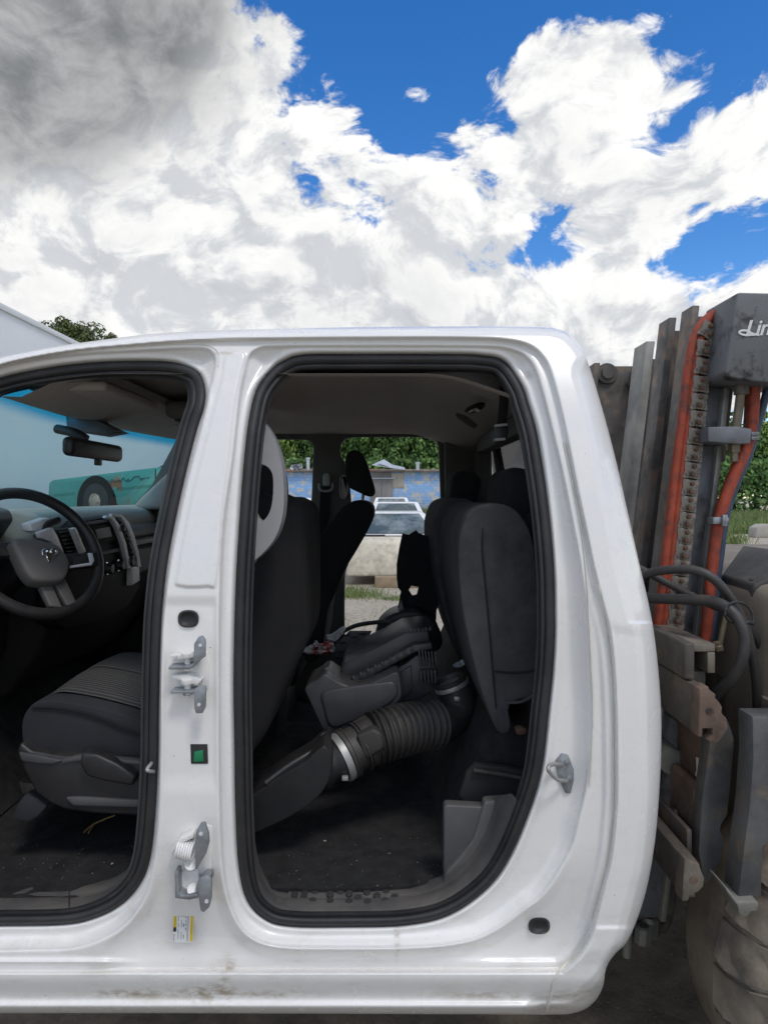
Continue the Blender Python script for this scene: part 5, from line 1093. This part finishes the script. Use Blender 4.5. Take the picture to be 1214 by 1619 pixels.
def car(x, y, w, ln, h, label, zb=.35):
    t = thing('parked_car', label, 'car', (x, y+ln/2, 0), 'cars parked in the yard')
    a = [Vector((x-w/2, yy, zz)) for yy, zz in ((y+.05,zb),(y,zb+.25),(y+.1,h*.56),(y+ln*.22,h*.63),(y+ln*.85,h*.63),(y+ln-.05,h*.55),(y+ln,zb+.2),(y+ln-.05,zb))]
    bmobj('body', prism_bm(a, [p+Vector((w,0,0)) for p in a], .06, 3), 'car_white', t)
    g, lo, hi = frustum('cabin', (x-w*.46,x+w*.46,y+ln*.20,y+ln*.80,h*.62), (x-w*.34,x+w*.34,y+ln*.36,y+ln*.68,h), 'car_white', t)
    pane('windscreen', lo[0], lo[1], hi[1], hi[0], 'car_glass', t, .18, (0,-.02,.015)); pane('side_window', lo[1], lo[2], hi[2], hi[1], 'car_glass', t, .14, (.02,0,.01)); pane('side_window', lo[3], lo[0], hi[0], hi[3], 'car_glass', t, .14, (-.02,0,.01))
    for sx in (-1, 1):
        for yy in (y+ln*.18, y+ln*.8): lathe('wheel', [(.12,0),(.28,0),(.32,.04),(.32,.2)], (x+sx*(w/2-.02), yy, .32), (-sx,0,0), 'tyre_black', t, 20)
        bmobj('headlight', box_bm((x+sx*w*.36-.14,y-.02,h*.42),(x+sx*w*.36+.14,y+.06,h*.50)), 'car_glass', t)
    return t
car(.35, 18.0, 1.85, 4.6, 1.44, 'white sedan parked directly behind the van shell')
car(.30, 26.0, 1.85, 4.6, 1.56, 'white sedan farthest back, its roof just above the nearer one')
c3 = car(-2.35, 15.0, 1.85, 5.0, 1.42, 'white car beyond the passenger seat, orange marker lamp on its roof')
box('marker_lamp', (-2.0,16.8,1.42), (-1.9,16.9,1.48), 'hose_orange', c3, .01)
car(-3.2, 22.0, 1.9, 4.8, 1.55, 'white car parked behind the one with the orange lamp')
def blue_mat():
    m = mat('blue_block', (.25,.44,.74), .85, 0, .10, .6, col2=(.56,.55,.50), mscale=1.5, mlo=.49, mhi=.58); t = m.node_tree; b = t.nodes['Principled BSDF']
    br = t.nodes.new('ShaderNodeTexBrick'); g = t.nodes.new('ShaderNodeTexCoord'); mp = t.nodes.new('ShaderNodeMapping'); mp.inputs['Rotation'].default_value = (R(90),0,0); t.links.new(g.outputs['Object'], mp.inputs[0]); t.links.new(mp.outputs[0], br.inputs['Vector'])
    br.inputs['Scale'].default_value = 1.0; br.inputs['Brick Width'].default_value = .5; br.inputs['Row Height'].default_value = .25; br.inputs['Mortar Size'].default_value = .02; br.inputs['Color1'].default_value = (1,1,1,1); br.inputs['Color2'].default_value = (.88,.88,.88,1); br.inputs['Mortar'].default_value = (.80,.80,.80,1)
    base = b.inputs['Base Color'].links[0].from_socket; mx = t.nodes.new('ShaderNodeMix'); mx.data_type = 'RGBA'; mx.blend_type = 'MULTIPLY'; mx.inputs[0].default_value = 1; t.links.new(base, mx.inputs[6]); t.links.new(br.outputs[0], mx.inputs[7]); t.links.new(mx.outputs[2], b.inputs['Base Color'])
    return m
blue_mat()
BY = 60.
bd = thing('block_building', 'blue peeling block building with rusty roof at the back of the yard', 'building', (-2, BY+4, 0))
def at(u, v, dy=0): return W(u, v, BY+dy)
box('wall', (-16,BY,0), (8.5,BY+9,3.75), 'blue_block', bd, .02)
box('patch', (at(619,0).x,BY-.06,at(0,771).z), (at(639,0).x,BY,at(0,748).z), 'concrete', bd, .01)
box('patch', (at(588,0).x,BY-.05,at(0,757).z), (at(619,0).x,BY,at(0,745).z), 'door_grey', bd, .01)
dg = box('door', (at(585,0).x,BY-.10,0), (at(621,0).x,BY,at(0,757).z), 'door_grey', bd, .01); attach(box('door_rail', (at(583,0).x,BY-.2,at(0,757).z), (at(624,0).x,BY-.1,at(0,755.5).z), 'tin', None, .01), dg)
attach(box('door_leaf_gap', (at(603,0).x,BY-.115,.1), (at(603.6,0).x,BY-.10,3.0), 'far_dark', None, 0), dg)
rf = bmobj('roof', prism_bm([Vector((-16.4,BY-.5,3.78)), Vector((-16.4,BY+9.4,4.3)), Vector((-16.4,BY+9.4,4.38)), Vector((-16.4,BY-.5,3.9))], [Vector((8.9,BY-.5,3.78)), Vector((8.9,BY+9.4,4.3)), Vector((8.9,BY+9.4,4.38)), Vector((8.9,BY-.5,3.9))]), 'rust_roof', bd)
for k in range(34): x = -16+k*.74; attach(bmobj('roof_rib', prism_bm([Vector((x,BY-.52,3.9)), Vector((x+.08,BY-.52,3.96)), Vector((x+.16,BY-.52,3.9))], [Vector((x,BY+9.4,4.38)), Vector((x+.08,BY+9.4,4.44)), Vector((x+.16,BY+9.4,4.38))]), 'rust_roof', None), rf)
for u, h in ((487,1.0),(660,.6)): p = at(u, 742, .6); attach(lathe('vent_pipe', [(.16,0),(.16,h),(.2,h),(.2,h+.15)], (p.x,p.y,3.9), (0,0,1), 'tin', None, 14), rf)
for a, b, z in ((588,640,.1),(596,628,.3)):
    p, q = at(a, 742, -.6), at(b, 744, -.3); sh = bmobj('loose_roof_sheet', prism_bm([Vector((p.x,BY-1.0,4.25+z)), Vector((q.x,BY-.8,3.95)), Vector((q.x,BY+.8,4.2)), Vector((p.x+.6,BY+.6,4.6+z))], [Vector((p.x,BY-1.0,4.21+z)), Vector((q.x,BY-.8,3.91)), Vector((q.x,BY+.8,4.16)), Vector((p.x+.6,BY+.6,4.56+z))]), 'tin', None); attach(sh, rf)
tp_ = crumple('tarp', smooth_pts([(459,745),(461,735),(468,734),(477,733),(478,739),(473,744)], True, 3), BY-.2, 'tin', .25, 6); tag(tp_, 'crumpled pale blue tarp on the roof edge of the blue building', 'tarp')

# trees
def crown_mesh(name, seedv, m, r=1.0, hz=1.0, clumps=46, per=120, leaf=.055):
    rd = random.Random(seedv); vs, fs = [], []
    for c in range(clumps):
        while True:
            p = Vector((rd.uniform(-1,1), rd.uniform(-1,1), rd.uniform(-1,1)))
            if .25 < p.length < 1: break
        p *= .86*(1 if p.z > -.3 else .9); cr = rd.uniform(.16,.34)
        for l in range(per):
            d = Vector((rd.gauss(0,1), rd.gauss(0,1), rd.gauss(0,1))).normalized()*cr*rd.uniform(.45,1)**.5; q = p+Vector((d.x,d.y,d.z*.75)); q.z *= hz
            n = (d.normalized()+Vector((rd.uniform(-.7,.7), rd.uniform(-.7,.7), rd.uniform(-.2,.9)))).normalized(); a = n.orthogonal().normalized(); a.rotate(Matrix.Rotation(rd.uniform(0,6.28), 3, n)); b = n.cross(a); s = leaf*rd.uniform(.6,1.25); k = len(vs)
            vs += [q+a*s, q+b*s*.6, q-a*s, q-b*s*.6]; fs.append((k, k+1, k+2, k+3))
    me = bpy.data.meshes.new(name); me.from_pydata([tuple(v*r) for v in vs], [], fs); me.materials.append(MATS[m]); return me
CM = {('d', i): crown_mesh('crown', 20+i, 'leaf_dark', clumps=60) for i in range(3)}
CM.update({('b', i): crown_mesh('crown', 40+i, 'leaf_bright', clumps=52) for i in range(2)}); CM[('o', 0)] = crown_mesh('crown', 60, 'leaf_olive', clumps=110, per=150, leaf=.040)
bm = tube_bm(smooth_pts([(0,0,0),(.01,0,.3),(-.01,.01,.6),(.0,0,1.0)], False, 4), lambda t: .036*(1-.7*t), 10)
for a in range(5): q = a*1.256; tube_bm([(0,0,.45+a*.08),(.12*math.cos(q),.12*math.sin(q),.62+a*.07),(.26*math.cos(q),.26*math.sin(q),.74+a*.06)], lambda t: .014*(1-.7*t), 6, False, bm)
bmesh.ops.recalc_face_normals(bm, faces=bm.faces[:]); TM = bpy.data.meshes.new('trunk'); bm.to_mesh(TM); bm.free(); TM.materials.append(MATS['bark'])
def tree(x, y, h, wr, kind, label, group='trees behind the yard', cf=.56, vf=.46):
    t = thing('tree', label, 'tree', (x, y, 0), group)
    a = bpy.data.objects.new('trunk', TM); C.objects.link(a); a.matrix_world = Matrix.Translation((x,y,0)) @ Matrix.Diagonal((h*.8,h*.8,h*.8,1)); b = bpy.data.objects.new('crown', CM[kind]); C.objects.link(b)
    b.matrix_world = Matrix.Translation((x,y,h*cf)) @ Matrix.Rotation(random.uniform(0,6.28), 4, 'Z') @ Matrix.Diagonal((wr,wr,h*vf,1)); bpy.context.view_layer.update(); attach(a, t); attach(b, t)
px_row = [(425,'b'),(472,'b'),(505,'d'),(545,'d'),(580,'d'),(615,'d'),(650,'d'),(690,'d'),(725,'d')]
names = ['bright green tree left of all, beyond the passenger window','bright green tree above the left end of the blue building']+['dark green tree, %s from the left in the row behind the blue building' % s for s in ('first','second','third','fourth','fifth','sixth','seventh')]
for (u, k), lb in zip(px_row, names):
    y = 74+random.uniform(-2,3); tree((u-CX)/FOC*y, y, random.uniform(11.5,14.0) if k == 'd' else 10.8, random.uniform(3.4,4.2) if k == 'd' else 2.6, (k, random.randrange(3 if k == 'd' else 2)), lb)
for u, h, k, lb in ((1120,9.2,'d','dark tree right of the mast, left end of the far hedge row'),(1158,10.2,'d','dark tree seen between mast and orange hose'),(1195,10.6,'b','brighter green tree right of the orange hose'),(1240,10.5,'d','dark tree at the right edge of the picture')):
    y = 70.; tree((u-CX)/FOC*y, y, h, 3.4, (k, random.randrange(2)), lb)
tree((118-CX)/FOC*58, 58, 17.0, 3.4, ('o',0), 'olive green treetop showing above the white cab roof', cf=.80, vf=.20); tree((182-CX)/FOC*62, 62, 16.7, 1.7, ('o',0), 'small olive treetop just right of the larger one above the roof', cf=.86, vf=.13)
# undergrowth closing the view below the crowns: a hedge mass
rd = random.Random(9); vs, fs = [], []
for x0, x1, y, h, n in ((-22,12,71,5.5,5200),(26,50,67,5.2,6500)):
    for i in range(n):
        q = Vector((rd.uniform(x0,x1), y+rd.uniform(-1.6,1.6), h*rd.random()**.8)); nn = Vector((rd.gauss(0,.6), -1+rd.gauss(0,.5), rd.uniform(-.1,1))).normalized(); a = nn.orthogonal().normalized(); a.rotate(Matrix.Rotation(rd.uniform(0,6.28), 3, nn)); b = nn.cross(a); s = rd.uniform(.14,.34); k = len(vs); vs += [q+a*s, q+b*s*.6, q-a*s, q-b*s*.6]; fs.append((k,k+1,k+2,k+3))
ug = mesh('undergrowth', vs, fs, 'leaf_dark'); structure(ug, 'stuff'); ug['label'] = 'dense undergrowth below the far trees'; ug['category'] = 'undergrowth'
# grass field on the right and weeds
gf = mesh('grass_field', [(9,29,.006),(60,29,.006),(80,66,.006),(12,66,.006)], [(0,1,2,3)], mat('field_green', (.10,.125,.045), .95, 0, .3, .5, col2=(.24,.21,.11), mscale=.4, mlo=.5, mhi=.7)); structure(gf)
vs, fs = [], []
def blade(x, y, h, w):
    a = rd.uniform(0,6.28); dx, dy = math.cos(a)*w, math.sin(a)*w; lx, ly = rd.gauss(0,h*.3), rd.gauss(0,h*.3); k = len(vs); vs.extend([(x-dx,y-dy,0),(x+dx,y+dy,0),(x+lx*.5,y+ly*.5,h*.65),(x+lx,y+ly,h)]); fs.append((k,k+1,k+2)); fs.append((k,k+2,k+3))
for i in range(9000): y = 29+37*rd.random()**1.2; x = rd.uniform(.42,.66)*y; blade(x, y, rd.uniform(.12,.55), .035)
for i in range(1500): blade(rd.uniform(1.0,7.5), 59.7-rd.random()*.8, rd.uniform(.2,.8), .05)
for cx, cy, r, n, h in ((-.55,10.9,.28,700,.16),(.18,10.6,.12,160,.08),(.05,10.8,.3,140,.06),(10.6,21.5,.35,500,.5),(11.6,24.5,.6,500,.3),(.35,9.4,.25,120,.05),(-.1,8.5,.3,90,.04)):
    for i in range(n): blade(cx+rd.gauss(0,r), cy+rd.gauss(0,r*.7), h*rd.uniform(.4,1.2), .006 if h < .3 else .012)
gs_ = mesh('grass', vs, fs, 'grass_blade'); structure(gs_, 'stuff'); gs_['label'] = 'tufts and field of green grass around the yard'; gs_['category'] = 'grass'
cb = tag(ext('concrete_block', [(14.4,26.5,0),(16.4,26.5,0),(16.3,26.5,.42),(16.1,26.5,.52),(14.7,26.5,.52),(14.45,26.5,.40)], (0,.6,0), 'concrete', None, .04), 'weathered concrete block at the field edge right of the hoses', 'concrete block')
# stones on the yard
bm = bmesh.new()
for i in range(1500):
    if rd.random() < .5: x, y = rd.uniform(.5,1.6), rd.uniform(1.5,3.2)
    else: y = rd.uniform(4,13); x = rd.uniform(-.25,.3)*y
    s = rd.choice((.0015,.002,.003,.004,.006)); r_ = bmesh.ops.create_icosphere(bm, subdivisions=1, radius=s); o_ = Vector((x, y, .004))
    for w_ in r_['verts']: w_.co = Vector((w_.co.x*rd.uniform(.8,1.5), w_.co.y*rd.uniform(.8,1.5), w_.co.z*.7))+o_
gv = bmobj('gravel', bm, 'yard_stone', None); structure(gv, 'stuff'); gv['label'] = 'loose gravel stones on the dirt yard'; gv['category'] = 'gravel'
